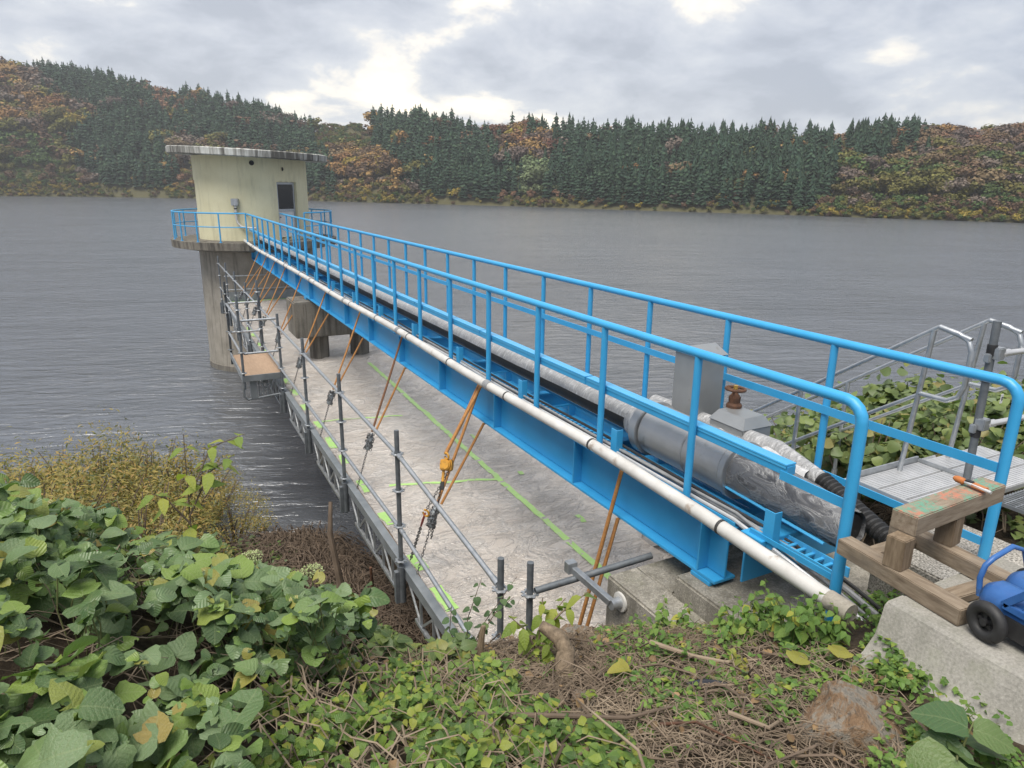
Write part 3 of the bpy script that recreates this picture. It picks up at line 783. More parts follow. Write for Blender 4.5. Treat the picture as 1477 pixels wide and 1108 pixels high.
# ------------------------------------------------------------------ intake tower
TX, TY = 4.2, 32.5
PLAT = 4.82
tower = thing('intake_tower', (TX, TY, WATER - 1.5), 'cream round intake tower on a concrete pillar at the end of the blue footbridge', 'tower')
b = MB(); b.lathe([(0.01, WATER - 2.5), (2.42, WATER - 2.5), (2.36, 4.45), (0.01, 4.45)], 72, (TX, TY, 0)); b.build('pillar', 'pillar_concrete', tower)
b = MB(); b.lathe([(2.395, WATER - 0.4), (2.428, WATER - 0.4), (2.426, WATER + 0.22), (2.395, WATER + 0.24)], 72, (TX, TY, 0)); b.build('waterline_stain', 'pier_concrete', tower)
b = MB(); b.lathe([(0.01, 4.40), (2.75, 4.40), (3.38, 4.52), (3.40, PLAT), (0.01, PLAT)], 72, (TX, TY, 0)); b.build('platform', 'slab_concrete', tower)
b = MB(); b.lathe([(0.01, 8.12), (3.13, 8.12), (3.18, 8.15), (3.19, 8.38), (3.13, 8.41), (0.01, 8.46)], 96, (TX, TY, 0))
b.v = [(x, y, z - 0.035 * (x - TX) + 0.02 * (y - TY)) for x, y, z in b.v]
rf = b.build('roof', 'roof_rim', tower)
# wall with door and window openings
RB = 2.28
TH = math.degrees(math.atan2(-TY, -TX))
DOOR = (TH + 24.5, TH + 50.0, 4.95, 7.15); WIN = (TH - 104, TH - 77, 5.95, 7.2)
def aset(a0, a1, step): 
    n = max(1, int(math.ceil((a1 - a0) / step))); return [a0 + (a1 - a0) * i / n for i in range(n + 1)]
angs = sorted(set([round(a, 4) for a in aset(WIN[1], DOOR[0], 4) + aset(DOOR[0], DOOR[1], 4) + aset(DOOR[1], WIN[0] + 360, 4) + aset(WIN[0] + 360, WIN[1] + 360, 4)]))
levs = [PLAT - 0.02, 4.95, 5.95, 7.15, 7.2, 8.16]
b = MB(); base = []
def cp(a, z, r=RB): return (TX + r * math.cos(R(a)), TY + r * math.sin(R(a)), z)
def hole(a, z0, z1):
    for (h0, h1, l0, l1) in (DOOR, (WIN[0] + 360, WIN[1] + 360, WIN[2], WIN[3])):
        if h0 - 1e-3 <= a < h1 - 1e-3 and z0 >= l0 - 1e-3 and z1 <= l1 + 1e-3: return True
    return False
for i in range(len(angs) - 1):
    a0, a1 = angs[i], angs[i + 1]
    for z0, z1 in zip(levs[:-1], levs[1:]):
        if not hole(a0, z0, z1):
            b.add([cp(a0, z0), cp(a1, z0), cp(a1, z1), cp(a0, z1)], [(0, 1, 2, 3)])
for (h0, h1, l0, l1) in (DOOR, WIN):   # reveals
    ri = RB - 0.26
    for a in (h0, h1):
        b.add([cp(a, l0), cp(a, l1), cp(a, l1, ri), cp(a, l0, ri)], [(0, 1, 2, 3)])
    aa = aset(h0, h1, 4)
    for z in (l0, l1):
        for q in range(len(aa) - 1):
            b.add([cp(aa[q], z), cp(aa[q + 1], z), cp(aa[q + 1], z, ri), cp(aa[q], z, ri)], [(0, 1, 2, 3)])
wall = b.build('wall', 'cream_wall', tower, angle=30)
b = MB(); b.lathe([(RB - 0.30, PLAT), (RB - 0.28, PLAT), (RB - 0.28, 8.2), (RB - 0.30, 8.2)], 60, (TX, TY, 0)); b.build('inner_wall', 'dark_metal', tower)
da = (DOOR[0] + DOOR[1]) / 2
dc = Vector(cp(da, 0, RB - 0.21)); dx = Vector((-math.sin(R(da)), math.cos(R(da)), 0)); dnr = Vector((math.cos(R(da)), math.sin(R(da)), 0))
dm = Matrix((dx, dnr, Vector((0, 0, 1)))).transposed()
hw = RB * math.sin(R((DOOR[1] - DOOR[0]) / 2)) * 0.90
b = MB(); b.box(dc + Vector((0, 0, 6.05)), (2 * hw, 0.04, 2.2), dm); door = b.build('door', 'white_panel', tower, bevel=0.004)
b = MB()
for sx in (-1, 1): b.box(dc + dx * sx * (hw - 0.03) + dnr * 0.035 + Vector((0, 0, 6.05)), (0.06, 0.05, 2.2), dm)
b.box(dc + dnr * 0.035 + Vector((0, 0, 7.11)), (2 * hw - 0.12, 0.05, 0.07), dm)
b.box(dc + dnr * 0.035 + Vector((0, 0, 6.02)), (2 * hw - 0.12, 0.05, 0.09), dm)
b.build('door_frame', 'galvanised', door, bevel=0.004)
b = MB(); b.box(dc + dnr * 0.03 + Vector((0, 0, 6.57)), (2 * hw - 0.16, 0.02, 0.98), dm); b.build('pane', 'tower_glass', door)
b = MB(); b.cyl(dc + dx * (-hw + 0.1) + dnr * 0.04 + Vector((0, 0, 5.75)), dc + dx * (-hw + 0.1) + dnr * 0.1 + Vector((0, 0, 5.75)), 0.02, 10); b.build('handle', 'chain_steel', door)
wa = (WIN[0] + WIN[1]) / 2; wc = Vector(cp(wa, 6.57, RB - 0.24)); wx = Vector((-math.sin(R(wa)), math.cos(R(wa)), 0)); wn = Vector((math.cos(R(wa)), math.sin(R(wa)), 0))
wm = Matrix((wx, wn, Vector((0, 0, 1)))).transposed()
b = MB(); b.box(wc, (1.0, 0.03, 1.2), wm); win = b.build('window', 'galvanised', tower)
b = MB(); b.box(wc + wn * 0.02, (0.9, 0.02, 1.1), wm); b.build('pane', 'tower_glass', win)
# vent pipe, lamp stub, meter box with conduit
va = TH + 1.5; p = Vector(cp(va, 7.87)); n = Vector((math.cos(R(va)), math.sin(R(va)), 0))
b = MB(); b.torus(p + n * 0.02, n, 0.075, 0.022, 20, 8); b.cyl(p - n * 0.05, p + n * 0.012, 0.06, 16); b.build('vent', 'dark_metal', tower)
va = TH + 32; p = Vector(cp(va, 7.66)); n = Vector((math.cos(R(va)), math.sin(R(va)), 0))
b = MB(); b.box(p + n * 0.03, (0.05, 0.05, 0.14)); b.cyl(p + n * 0.03, p + n * 0.10, 0.02, 8); b.build('lamp_stub', 'dark_metal', tower)
va = TH - 17.0; n = Vector((math.cos(R(va)), math.sin(R(va)), 0)); tx_ = Vector((-n.y, n.x, 0)); mm = Matrix((tx_, n, Vector((0, 0, 1)))).transposed()
p = Vector(cp(va, 6.36))
b = MB(); b.box(p + n * 0.09, (0.27, 0.18, 0.27), mm); mbx = b.build('meter_box', 'galvanised', tower, bevel=0.012)
b = MB(); q = p + n * 0.1
b.tube([q + Vector((0, 0, -0.13)), q + Vector((0, 0, -0.62)), q + Vector((0, 0, -0.8)) + tx_ * 0.03, q + Vector((0, 0, -0.94)) + tx_ * 0.14, q + Vector((0, 0, -1.0)) + tx_ * 0.30, q + Vector((0, 0, -1.02)) + tx_ * 0.75], 0.045, 12)
b.build('conduit', 'white_pipe', mbx)
b = MB()
for dz in (-0.25, -0.42): b.cyl(q + Vector((0, 0, dz - 0.02)), q + Vector((0, 0, dz + 0.02)), 0.062, 12)
b.build('clamp', 'dark_metal', mbx)

# railing round the platform: two runs, left and right of the bridge
RR = 3.25
def arc_rail(name, a0, a1, label):
    t = thing(name, cp((a0 + a1) / 2, PLAT, RR), label, 'railing', None)
    for z, r_, nm in ((5.95, 0.028, 'top_rail'), (5.42, 0.02, 'mid_rail')):
        b = MB(); aa = aset(a0, a1, 5); b.tube([cp(a, z, RR) for a in aa], r_, 8); b.build(nm, 'blue_paint', t)
    aa = aset(a0, a1, 19.5)
    pm_ = MB(); pm_.cyl((0, 0, 0), (0, 0, 5.95 - PLAT), 0.028, 8); pm_.cyl((0, 0, 0), (0, 0, 0.012), 0.07, 8)
    me = pm_.mesh('post', 'blue_paint')
    for a in aa: link('post', me, t, cp(a, PLAT, RR))
    return t
arc_rail('platform_railing', TH - 170, TH - 6, 'curved blue railing round the tower platform left of the footbridge, beside the meter box')
arc_rail('platform_railing', TH + 36, TH + 165, 'curved blue railing round the tower platform on the door side of the tower')

# ------------------------------------------------------------------ footbridge
XL, XR, TOPZ, Y0, Y1 = 3.60, 4.93, 5.90, 3.45, 29.9
bridge = thing('footbridge', (4.27, 16.5, 4.13), 'long bright blue steel footbridge with railings leading to the intake tower', 'footbridge')
def girder(xw):
    b = MB()
    b.b2((xw - 0.008, Y0, 4.16), (xw + 0.008, Y1, 4.61))
    b.b2((xw - 0.11, Y0, 4.13), (xw + 0.11, Y1, 4.155)); b.b2((xw - 0.11, Y0, 4.615), (xw + 0.11, Y1, 4.64))
    g = b.build('girder', 'blue_paint', bridge, bevel=0.003)
    sm = MB(); sm.box((0, 0, 0), (0.10, 0.014, 0.448)); me = sm.mesh('stiffener', 'blue_paint')
    for k in range(15):
        for sx in (-1, 1):
            link('stiffener', me, g, (xw + sx * 0.0585, Y0 + 0.2 + k * 1.87, 4.385))
    return g
gl, gr = girder(XL + 0.11), girder(XR - 0.11)
cm = MB(); cm.b2((XL + 0.13, -0.05, 4.3), (XR - 0.13, 0.05, 4.32)); cm.b2((XL + 0.13, -0.006, 4.32), (XR - 0.13, 0.006, 4.5)); cm.b2((XL + 0.13, -0.05, 4.5), (XR - 0.13, 0.05, 4.52))
me = cm.mesh('cross_beam', 'blue_paint', o=(4.27, 0, 4.4))
for k in range(15): link('cross_beam', me, bridge, (4.27, Y0 + 0.24 + k * 1.87, 4.4))
# walkway: steel grating panels
gm_ = MB()
for i in range(15): gm_.b2((-0.36 + i * 0.05, -0.6, 0), (-0.354 + i * 0.05, 0.6, 0.03))
for j in range(13): gm_.b2((-0.36, -0.6 + j * 0.1, 0.012), (0.346, -0.592 + j * 0.1, 0.028))
me = gm_.mesh('grating', 'blue_paint', smooth=False)
for k in range(22): link('deck_grating', me, bridge, (4.52, Y0 + 0.65 + k * 1.205, 4.66))
# railings
def railing(x, y_end, ys_, nm):
    t = MB()
    rb = 0.12
    arc = [(x, y_end + rb - rb * math.sin(a), TOPZ - rb + rb * math.cos(a)) for a in [0, .4, .8, 1.2, 1.5708]]
    t.tube([(x, Y1 + 0.4, TOPZ)] + arc + [(x, y_end, 4.45)], 0.036, 14)
    top = t.build('railing', 'blue_paint', bridge)
    pm_ = MB(); pm_.cyl((0, 0, 4.66), (0, 0, TOPZ - 0.02), 0.031, 12); pm_.b2((-0.055, -0.055, 4.642), (0.055, 0.055, 4.66))
    for sx in (-1, 1):
        pm_.cyl((sx * 0.04, -0.04, 4.66), (sx * 0.04, -0.04, 4.675), 0.009, 6); pm_.cyl((sx * 0.04, 0.04, 4.66), (sx * 0.04, 0.04, 4.675), 0.009, 6)
    me = pm_.mesh('post', 'blue_paint', o=(0, 0, 4.64))
    for y in ys_: link('post', me, top, (x, y, 4.64))
    return top
lrail = railing(XL, 2.44, [3.84 + 1.235 * k for k in range(21)], 'left')
rrail = railing(XR, 2.28, [3.69 + 1.205 * k for k in range(22)], 'right')
b = MB(); b.b2((XR - 0.045, 2.30, 5.285), (XR - 0.035, Y1, 5.355)); b.build('mid_rail', 'blue_paint', rrail)
b = MB(); b.b2((XL + 0.033, 2.44, 5.20), (XL + 0.043, 3.0, 5.265)); b.build('mid_rail', 'blue_paint', lrail)
b = MB(); b.b2((XL + 0.035, 2.44, 4.70), (XL + 0.043, 3.2, 4.735)); b.build('toe_rail', 'blue_paint', lrail)
b = MB(); b.b2((XR - 0.045, 2.30, 4.74), (XR - 0.035, 3.6, 4.80)); b.build('toe_rail', 'blue_paint', rrail)
# cable duct with lids, along the lake-left railing
seg = 2.47
for k in range(11):
    y0 = 2.95 + k * seg
    b = MB(); b.b2((XL + 0.038, y0, 5.235), (XL + 0.125, y0 + seg - 0.012, 5.305)); d_ = b.build('cable_duct', 'blue_paint', bridge, bevel=0.004)
    b = MB(); b.b2((XL + 0.033, y0 + 0.004, 5.306), (XL + 0.130, y0 + seg - 0.02, 5.320)); b.b2((XL + 0.033, y0 + 0.004, 5.285), (XL + 0.0375, y0 + seg - 0.02, 5.3055)); b.build('lid', 'blue_cover', d_, bevel=0.003)
# side angle, brackets, cable ladder, conduits between girder and pipe
b = MB(); b.b2((XL + 0.04, 3.35, 4.645), (XL + 0.048, Y1, 4.70)); b.b2((XL + 0.048, 3.35, 4.645), (XL + 0.13, Y1, 4.653)); b.build('side_angle', 'blue_paint', bridge)
pm_ = MB(); pm_.b2((-0.05, -0.045, 0), (-0.042, 0.045, 0.27)); pm_.b2((-0.042, -0.045, 0), (0.02, -0.037, 0.27)); pm_.b2((-0.05, -0.045, -0.012), (0.20, 0.045, 0))
me = pm_.mesh('bracket', 'blue_paint')
for k in range(15): link('pipe_bracket', me, bridge, (XL + 0.10, 3.05 + k * 1.87, 4.66))
b = MB()
b.b2((3.74, 2.55, 4.62), (3.752, Y1, 4.69)); b.b2((3.87, 2.55, 4.62), (3.882, Y1, 4.69))
lad = b.build('cable_ladder', 'blue_cover', bridge)
rm_ = MB(); rm_.b2((-0.06, -0.012, -0.006), (0.06, 0.012, 0.006)); me = rm_.mesh('rung', 'blue_cover')
for k in range(150): link('rung', me, lad, (3.811, 2.6 + k * 0.075 if k < 100 else 10.1 + (k - 100) * 0.39, 4.66))
for i, (dx_, dz_, r_, mt) in enumerate([(3.672, 4.705, 0.018, 'aluminium'), (3.69, 4.742, 0.012, 'cable_grey'), (3.715, 4.715, 0.021, 'cable_grey'), (3.738, 4.755, 0.014, 'black_rubber')]):
    b = MB()
    pts = [(dx_ + 0.012 * math.sin(k * 0.9 + i), 29.5 - k * 0.9, dz_ + 0.008 * math.sin(k * 1.7 + i * 2)) for k in range(30)]
    pts += [(dx_ + 0.05 * i, 2.9, 4.63), (dx_ + 0.10 + 0.05 * i, 2.55, 4.50), (dx_ + 0.14 + 0.05 * i, 2.35, 4.42)]
    b.tube(pts, r_, 8)
    tag(b.build('cable', mt), ['grey conduit running along the outer edge of the footbridge by the railing feet', 'thin grey cable resting above the conduits along the footbridge', 'thicker grey conduit beside the blue cable ladder', 'black cable lying next to the blue cable ladder on the footbridge'][i], 'cable')

# ------------------------------------------------------------------ white pipe along the girder
pts = [(3.46, 31.0, 4.86)] + [(3.45 - 0.012 * math.sin(y), y, 4.79 + 0.012 * math.sin(y * 0.7)) for y in np.arange(29, 4, -1.0)] + [(3.44, 3.5, 4.755), (3.42, 2.9, 4.735), (3.40, 2.30, 4.72)]
wp = thing('white_pipe', (3.42, 2.6, 4.7), 'long dirty white plastic pipe strapped along the outside of the blue girder', 'pipe')
b = MB(); b.tube(pts, 0.054, 16); b.build('tube', 'white_pipe', wp)
bm_ = MB(); bm_.cyl((0, -0.012, 0), (0, 0.012, 0), 0.058, 16); bandm = bm_.mesh('band', 'black_band')
bm_ = MB(); bm_.cyl((0, -0.06, 0), (0, 0.06, 0), 0.0605, 16); slem = bm_.mesh('sleeve', 'cable_grey')
def pipe_at(y):
    for a, c_ in zip(pts[:-1], pts[1:]):
        if c_[1] <= y <= a[1]:
            f = (y - a[1]) / (c_[1] - a[1]); return tuple(a[i] + (c_[i] - a[i]) * f for i in range(3))
for k in range(15):
    y = 3.28 + 1.72 * k
    link('band', bandm, wp, pipe_at(y))
    if k % 2 == 0 and k > 0: link('sleeve', slem, wp, pipe_at(y + 0.5))
b = MB(); b.tube([(3.40, 2.34, 4.72), (3.397, 2.18, 4.714)], 0.062, 14); b.build('broken_end', 'pillar_concrete', wp)

# ------------------------------------------------------------------ wrapped water main on the bridge
PX, PZ = 4.02, 4.93
main = thing('water_main', (PX, 4.0, 4.7), 'thick water main wrapped in crinkled grey plastic along the footbridge', 'pipe')
b = MB(); b.tube([(PX, 2.70, PZ - 0.08), (PX, 3.5, PZ), (PX, 30.0, PZ)], 0.135, 24); b.build('pipe', 'black_rubber', main)
b = MB(); vs = []; fs = []
yy = np.arange(5.0, 29.8, 0.12); na = 18
for i, y in enumerate(yy):
    for j in range(na + 1):
        a = R(14 + 168 * j / na)
        rr = 0.152 + 0.012 * mnoise.noise((y * 4.5, a * 2.2, 0)) + 0.008 * mnoise.noise((y * 13, a * 5, 3))
        vs.append((PX - rr * math.cos(a), y, PZ + rr * math.sin(a)))
for i in range(len(yy) - 1):
    for j in range(na):
        fs.append((i * (na + 1) + j, i * (na + 1) + j + 1, (i + 1) * (na + 1) + j + 1, (i + 1) * (na + 1) + j))
b.add(vs, fs); b.build('plastic_film', 'plastic_wrap', main, angle=60)
b = MB(); b.tube([(PX, 3.72, PZ), (PX, 4.75, PZ)], 0.235, 32); b.build('steel_sleeve', 'stainless', main, bevel=0.006)
for nm, y0, y1, r_, mt in (('sleeve_ring', 4.76, 4.86, 0.262, 'stainless'), ('sleeve_ring', 3.66, 3.72, 0.243, 'stainless'), ('joint_band', 4.15, 4.175, 0.238, 'cable_grey'), ('end_cone', 4.86, 5.06, 0.19, 'plastic_wrap')):
    b = MB(); b.tube([(PX, y0, PZ), (PX, y1, PZ)], r_, 32, True, [r_, r_ if nm != 'end_cone' else 0.165]); b.build(nm, mt, main, bevel=0.004)
b = MB(); vs = []; fs = []
yy = np.arange(2.67, 3.68, 0.03); na = 24
for i, y in enumerate(yy):
    for j in range(na):
        a = 2 * math.pi * j / na
        rr = 0.15 + 0.06 * (y - 2.76) + 0.02 * mnoise.noise((y * 7, math.cos(a) * 3, math.sin(a) * 3))
        vs.append((PX - rr * math.cos(a), y, PZ - 0.06 * (3.68 - y) + rr * math.sin(a)))
for i in range(len(yy) - 1):
    for j in range(na):
        fs.append((i * na + j, i * na + (j + 1) % na, (i + 1) * na + (j + 1) % na, (i + 1) * na + j))
b.add(vs, fs); b.build('clear_film', 'clear_wrap', main, angle=60)
b = MB(); b.tube([(PX - 0.165, 2.75, 4.775), (PX - 0.185, 3.7, 4.83)], 0.012, 6); b.build('trim_strip', 'blue_cover', main)
# second smaller pipe and corrugated hose on the walkway side
sp_ = thing('side_pipe', (4.38, 3.2, 4.9), 'smaller plastic-wrapped grey pipe ending in black corrugated hose beside the water main', 'pipe')
b = MB(); b.tube([(4.42, 5.3, 4.98), (4.42, 3.7, 5.03), (4.37, 3.22, 4.96)], 0.07, 18, True, [0.085, 0.08, 0.065]); b.build('pipe', 'plastic_wrap', sp_)
b = MB(); pp = []; rs_ = []
for k in range(60):
    f = k / 59; pp.append((4.37 - 0.17 * f, 3.22 - 0.80 * f, 4.97 - 0.17 * f)); rs_.append(0.07 if k % 3 else 0.052)
b.tube(pp, 0.06, 16, True, rs_); b.build('corrugated_hose', 'black_rubber', sp_, angle=20)
# white film bunched over the valve
b = MB(); vs = []; fs = []
nu, nv = 26, 22
for i in range(nu + 1):
    for j in range(nv + 1):
        y = 3.3 + 2.3 * i / nu; a = R(10 + 150 * j / nv)
        rr = 0.25 + 0.05 * mnoise.noise((y * 4, a * 3, 7)) + 0.02 * mnoise.noise((y * 14, a * 9, 2))
        vs.append((4.36 + 0.72 * rr * -math.cos(a), y, 4.76 + rr * math.sin(a) * (1.0 + 0.15 * math.sin(y * 2))))
for i in range(nu):
    for j in range(nv):
        q = i * (nv + 1) + j; fs.append((q, q + 1, q + nv + 2, q + nv + 1))
b.add(vs, fs)
m, t = material('white_film'); tcn = t.new('ShaderNodeTexCoord'); cr = t.noise(tcn.outputs['Object'], 9, 7, 0.65, 1.0)
setp(t, col=t.ramp(cr, [(0.35, (0.42, 0.42, 0.43)), (0.65, (0.66, 0.66, 0.67))]), rough=0.35, normal=bump(t, cr, 0.8, 0.04))
tag(b.build('plastic_sheet', 'white_film', None, angle=70), 'crumpled white plastic sheet draped over the valve pipe behind the water main', 'plastic sheet')

# valve housing and valve box
vh = thing('valve_housing', (4.48, 4.76, 4.72), 'tall grey sheet-metal housing with peaked top standing by the water main', 'housing')
b = MB(); b.b2((4.32, 4.60, 4.72), (4.64, 4.93, 5.62)); b.build('body', 'sheet_metal', vh, bevel=0.006)
b = MB(); b.add([(4.30, 4.58, 5.621), (4.66, 4.58, 5.621), (4.66, 4.95, 5.621), (4.30, 4.95, 5.621), (4.30, 4.765, 5.70), (4.66, 4.765, 5.70)], [(0, 1, 5, 4), (2, 3, 4, 5), (1, 2, 5), (3, 0, 4), (0, 3, 2, 1)]); b.build('cap', 'sheet_metal', vh, bevel=0.003)
vb = thing('valve_box', (4.5, 4.2, 4.72), 'low grey metal valve box with sloped lid and a rusty handwheel', 'valve')
b = MB(); b.b2((4.34, 4.02, 4.72), (4.68, 4.42, 5.10)); b.build('body', 'sheet_metal', vb, bevel=0.006)
b = MB(); b.add([(4.33, 4.01, 5.101), (4.69, 4.01, 5.101), (4.69, 4.43, 5.101), (4.33, 4.43, 5.101), (4.40, 4.07, 5.19), (4.63, 4.07, 5.19), (4.63, 4.38, 5.19), (4.40, 4.38, 5.19)], [(0, 1, 5, 4), (1, 2, 6, 5), (2, 3, 7, 6), (3, 0, 4, 7), (4, 5, 6, 7), (3, 2, 1, 0)]); b.build('lid', 'sheet_metal', vb, bevel=0.003)
vw_ = thing('handwheel', (4.56, 4.36, 5.19), 'rusty brown valve handwheel with brass nut above the valve box', 'handwheel')
b = MB(); b.torus((4.56, 4.36, 5.36), (0.05, 0, 1), 0.085, 0.013, 28, 10); rim_ = b.build('rim', 'rust', vw_)
for k in range(4):
    b = MB(); a = k * math.pi / 2 + 0.4; b.tube([(4.56, 4.36, 5.35), (4.56 + 0.085 * math.cos(a), 4.36 + 0.085 * math.sin(a), 5.36)], 0.010, 8); b.build('spoke', 'rust', vw_)
b = MB(); b.lathe([(0.01, 0), (0.07, 0), (0.07, 0.03), (0.05, 0.05), (0.055, 0.10), (0.03, 0.13), (0.02, 0.17), (0.01, 0.17)], 16, (4.56, 4.36, 5.185)); b.build('stem', 'rust', vw_)
b = MB(); b.cyl((4.56, 4.36, 5.36), (4.56, 4.36, 5.395), 0.02, 6); b.build('nut', 'brass', vw_)

# ------------------------------------------------------------------ pier and abutment
pier = thing('bridge_pier', (4.3, 19.1, WATER - 1.5), 'dark weathered concrete pier with two columns under the middle of the footbridge', 'pier')
b = MB(); b.b2((3.18, 18.58, 3.11), (5.5, 19.75, 4.075)); b.build('cap_beam', 'pier_concrete', pier, bevel=0.03)
cm = MB(); cm.cyl((0, 0, WATER - 2.5), (0, 0, 3.12), 0.265, 24); me = cm.mesh('column', 'pier_concrete')
for x in (3.88, 5.02): link('column', me, pier, (x, 19.12, 0))
bm_ = MB(); bm_.box((0, 0, 0), (0.26, 0.3, 0.05)); me = bm_.mesh('bearing_plate', 'blue_paint', bevel=0.004)
for x in (XL + 0.11, XR - 0.11): link('bearing_plate', me, pier, (x, 19.15, 4.103))
b = MB(); b.b2((3.46, 2.75, 3.2), (5.35, 3.75, 4.09)); tag(b.build('abutment_block', 'abutment_concrete', None, bevel=0.018), 'upper concrete abutment block carrying the near ends of the blue girders', 'concrete block')
b = MB(); b.b2((3.14, 3.18, 2.9), (3.455, 4.22, 3.92)); b.b2((3.455, 3.752, 2.9), (5.35, 4.22, 3.92)); tag(b.build('abutment_step', 'abutment_concrete', None, bevel=0.018), 'lower concrete abutment step pressed by the round jack foot', 'concrete block')
bm_ = MB(); bm_.box((0, 0, 0), (0.24, 0.22, 0.034)); me = bm_.mesh('bearing_plate', 'blue_paint', bevel=0.004)
for x in (XL + 0.11, XR - 0.11): link('bearing_plate', me, bridge, (x, 3.6, 4.110))
b = MB(); b.b2((XL + 0.13, 3.30, 4.20), (XR - 0.13, 3.32, 4.58)); b.b2((XL, 3.05, 4.655), (4.1, 3.25, 4.70)); b.build('end_beam', 'blue_paint', bridge, bevel=0.003)
# ------------------------------------------------------------------ suspended scaffold
FZ = 2.40; SX = 2.38; FY0, FY1, FX1 = 4.55, 30.0, 6.15
sc_ = thing('suspended_scaffold', (SX, 17, FZ), 'grey suspended work scaffold hanging under the footbridge with tubular guard rails', 'scaffold')
pm2 = MB(); pm2.b2((-0.44, -0.9, -0.10), (0.44, 0.9, -0.06)); me = pm2.mesh('deck_panel', 'plywood', bevel=0.003)
for i in range(4):
    for j in range(14):
        link('deck_panel', me, sc_, (2.50 + 0.45 + i * 0.895, FY0 + 0.95 + j * 1.815, FZ + 0.06))
# edge beam with toe lip and truss below
b = MB(); b.b2((SX - 0.02, FY0 - 0.35, FZ - 0.06), (SX + 0.03, FY1, FZ + 0.10)); b.b2((SX - 0.035, FY0 - 0.35, FZ + 0.101), (SX + 0.075, FY1, FZ + 0.112)); b.build('edge_beam', 'scaffold_beam', sc_, bevel=0.004)
b = MB(); b.b2((SX + 0.075, FY0, FZ - 0.05), (SX + 0.13, FY1, FZ + 0.02)); b.build('kerb_plank', 'plywood', sc_)
PYS = [4.62] + [7.39 + 2.8 * k for k in range(9)]
for k in range(len(PYS) - 1):
    a, c_ = PYS[k] + 0.12, PYS[k + 1] - 0.12
    b = MB()
    zt, zl = FZ - 0.07, FZ - 0.44
    b.bar((SX, a + 0.25, zl + 0.0), (SX, c_ - 0.25, zl), 0.045, 0.045)
    n = 6; L = (c_ - a) / n
    for q in range(n):
        y0_, y1_ = a + q * L, a + (q + 1) * L
        zz0 = zt if q % 2 == 0 else zl
        zz1 = zl if q % 2 == 0 else zt
        b.bar((SX + 0.001, y0_, zz0), (SX + 0.001, y1_, zz1), 0.022, 0.028)
        if q: b.bar((SX, y0_, zl), (SX, y0_ + 0.001, zt), 0.03, 0.03, (1, 0, 0)) if False else b.b2((SX - 0.014, y0_ - 0.014, zl), (SX + 0.014, y0_ + 0.014, zt))
    b.build('truss', 'galvanised', sc_, smooth=False)
ring = MB(); ring.torus((0, 0, 0), (0, 0, 1), 0.05, 0.013, 16, 6)
for k in range(8):
    a = k * math.pi / 4; ring.box((0.066 * math.cos(a), 0.066 * math.sin(a), 0), (0.024, 0.024, 0.01), Matrix.Rotation(a, 3, 'Z'))
ring_me = ring.mesh('ring_flange', 'galvanised')
ps = MB(); ps.cyl((0, 0, -0.52), (0, 0, 1.80), 0.029, 14); ps.cyl((0, 0, -0.5), (0, 0, 0.0), 0.052, 12); ps.b2((-0.09, -0.035, -0.5), (-0.045, 0.035, -0.06)); post_me = ps.mesh('standard', 'dark_galvanised')
ps = MB(); ps.cyl((0, 0, -0.3), (0, 0, 1.80), 0.029, 14); post_plain = ps.mesh('standard', 'dark_galvanised')
def standard(x, y, z0=None, plain=False, dz=0.0):
    z0 = FZ + 0.12 if z0 is None else z0
    p = link('standard', post_plain if plain else post_me, sc_, (x, y, z0 + dz)); OFF[p.name] = Vector((x, y, z0 + dz))
    for q in range(4):
        o = bpy.data.objects.new('ring_flange', ring_me); C.objects.link(o); o.parent = p; o.location = (0, 0, 0.08 + 0.475 * q)
    return p
for i, y in enumerate(PYS): standard(SX - 0.055, y, dz=-0.24 if i == 0 else 0)
def rail(p0, p1, r_=0.0255, mt='galvanised'):
    b = MB(); b.cyl(p0, p1, r_, 12)
    for e, f in ((p0, p1), (p1, p0)):
        d_ = (Vector(f) - Vector(e)).normalized(); b.tube([Vector(e), Vector(e) + d_ * 0.10], 0.03, 10)
    return b.build('guard_rail', mt, sc_)
for k in range(len(PYS) - 1):
    for dz in (0.52, 1.50): rail((SX - 0.055, PYS[k] + 0.05, FZ + 0.12 + dz - (0.22 if k == 0 else 0)), (SX - 0.055, PYS[k + 1] - 0.05, FZ + 0.12 + dz))
# outrigger stage on the lake side
SXo, SY0, SY1 = 1.52, 15.87, 18.4; SF = FZ; FZ = 2.82
b = MB(); b.b2((SXo, SY0, FZ + 0.03), (SX + 0.02, SY1, FZ + 0.06)); b.build('stage_board', 'plywood', sc_, bevel=0.004)
b = MB(); b.b2((SXo - 0.03, SY0 - 0.03, FZ + 0.0), (SX + 0.03, SY0 - 0.002, FZ + 0.14)); b.b2((SXo - 0.03, SY0 - 0.002, FZ + 0.0), (SXo - 0.002, SY1, FZ + 0.14)); b.build('toe_board', 'scaffold_beam', sc_, bevel=0.003)
b = MB(); b.tube([(SXo - 0.02, SY0 + 0.05, FZ), (SXo - 0.02, SY0 + 0.05, FZ - 0.36), (SXo + 0.05, SY0 + 0.05, FZ - 0.44), (SX - 0.1, SY0 + 0.05, FZ - 0.38)], 0.025, 10)
b.b2((SXo + 0.12, SY0 + 0.02, FZ - 0.40), (SXo + 0.26, SY0 + 0.16, FZ - 0.02))
for q in range(5): b.b2((SXo + 0.30 + q * 0.09, SY0 + 0.06, FZ - 0.38), (SXo + 0.32 + q * 0.09, SY0 + 0.09, FZ - 0.02))
b.bar((SXo + 0.32, SY0 + 0.075, FZ - 0.36), (SXo + 0.6, SY0 + 0.075, FZ - 0.05), 0.02, 0.02); b.bar((SXo + 0.32, SY0 + 0.075, FZ - 0.05), (SXo + 0.6, SY0 + 0.075, FZ - 0.36), 0.02, 0.02)
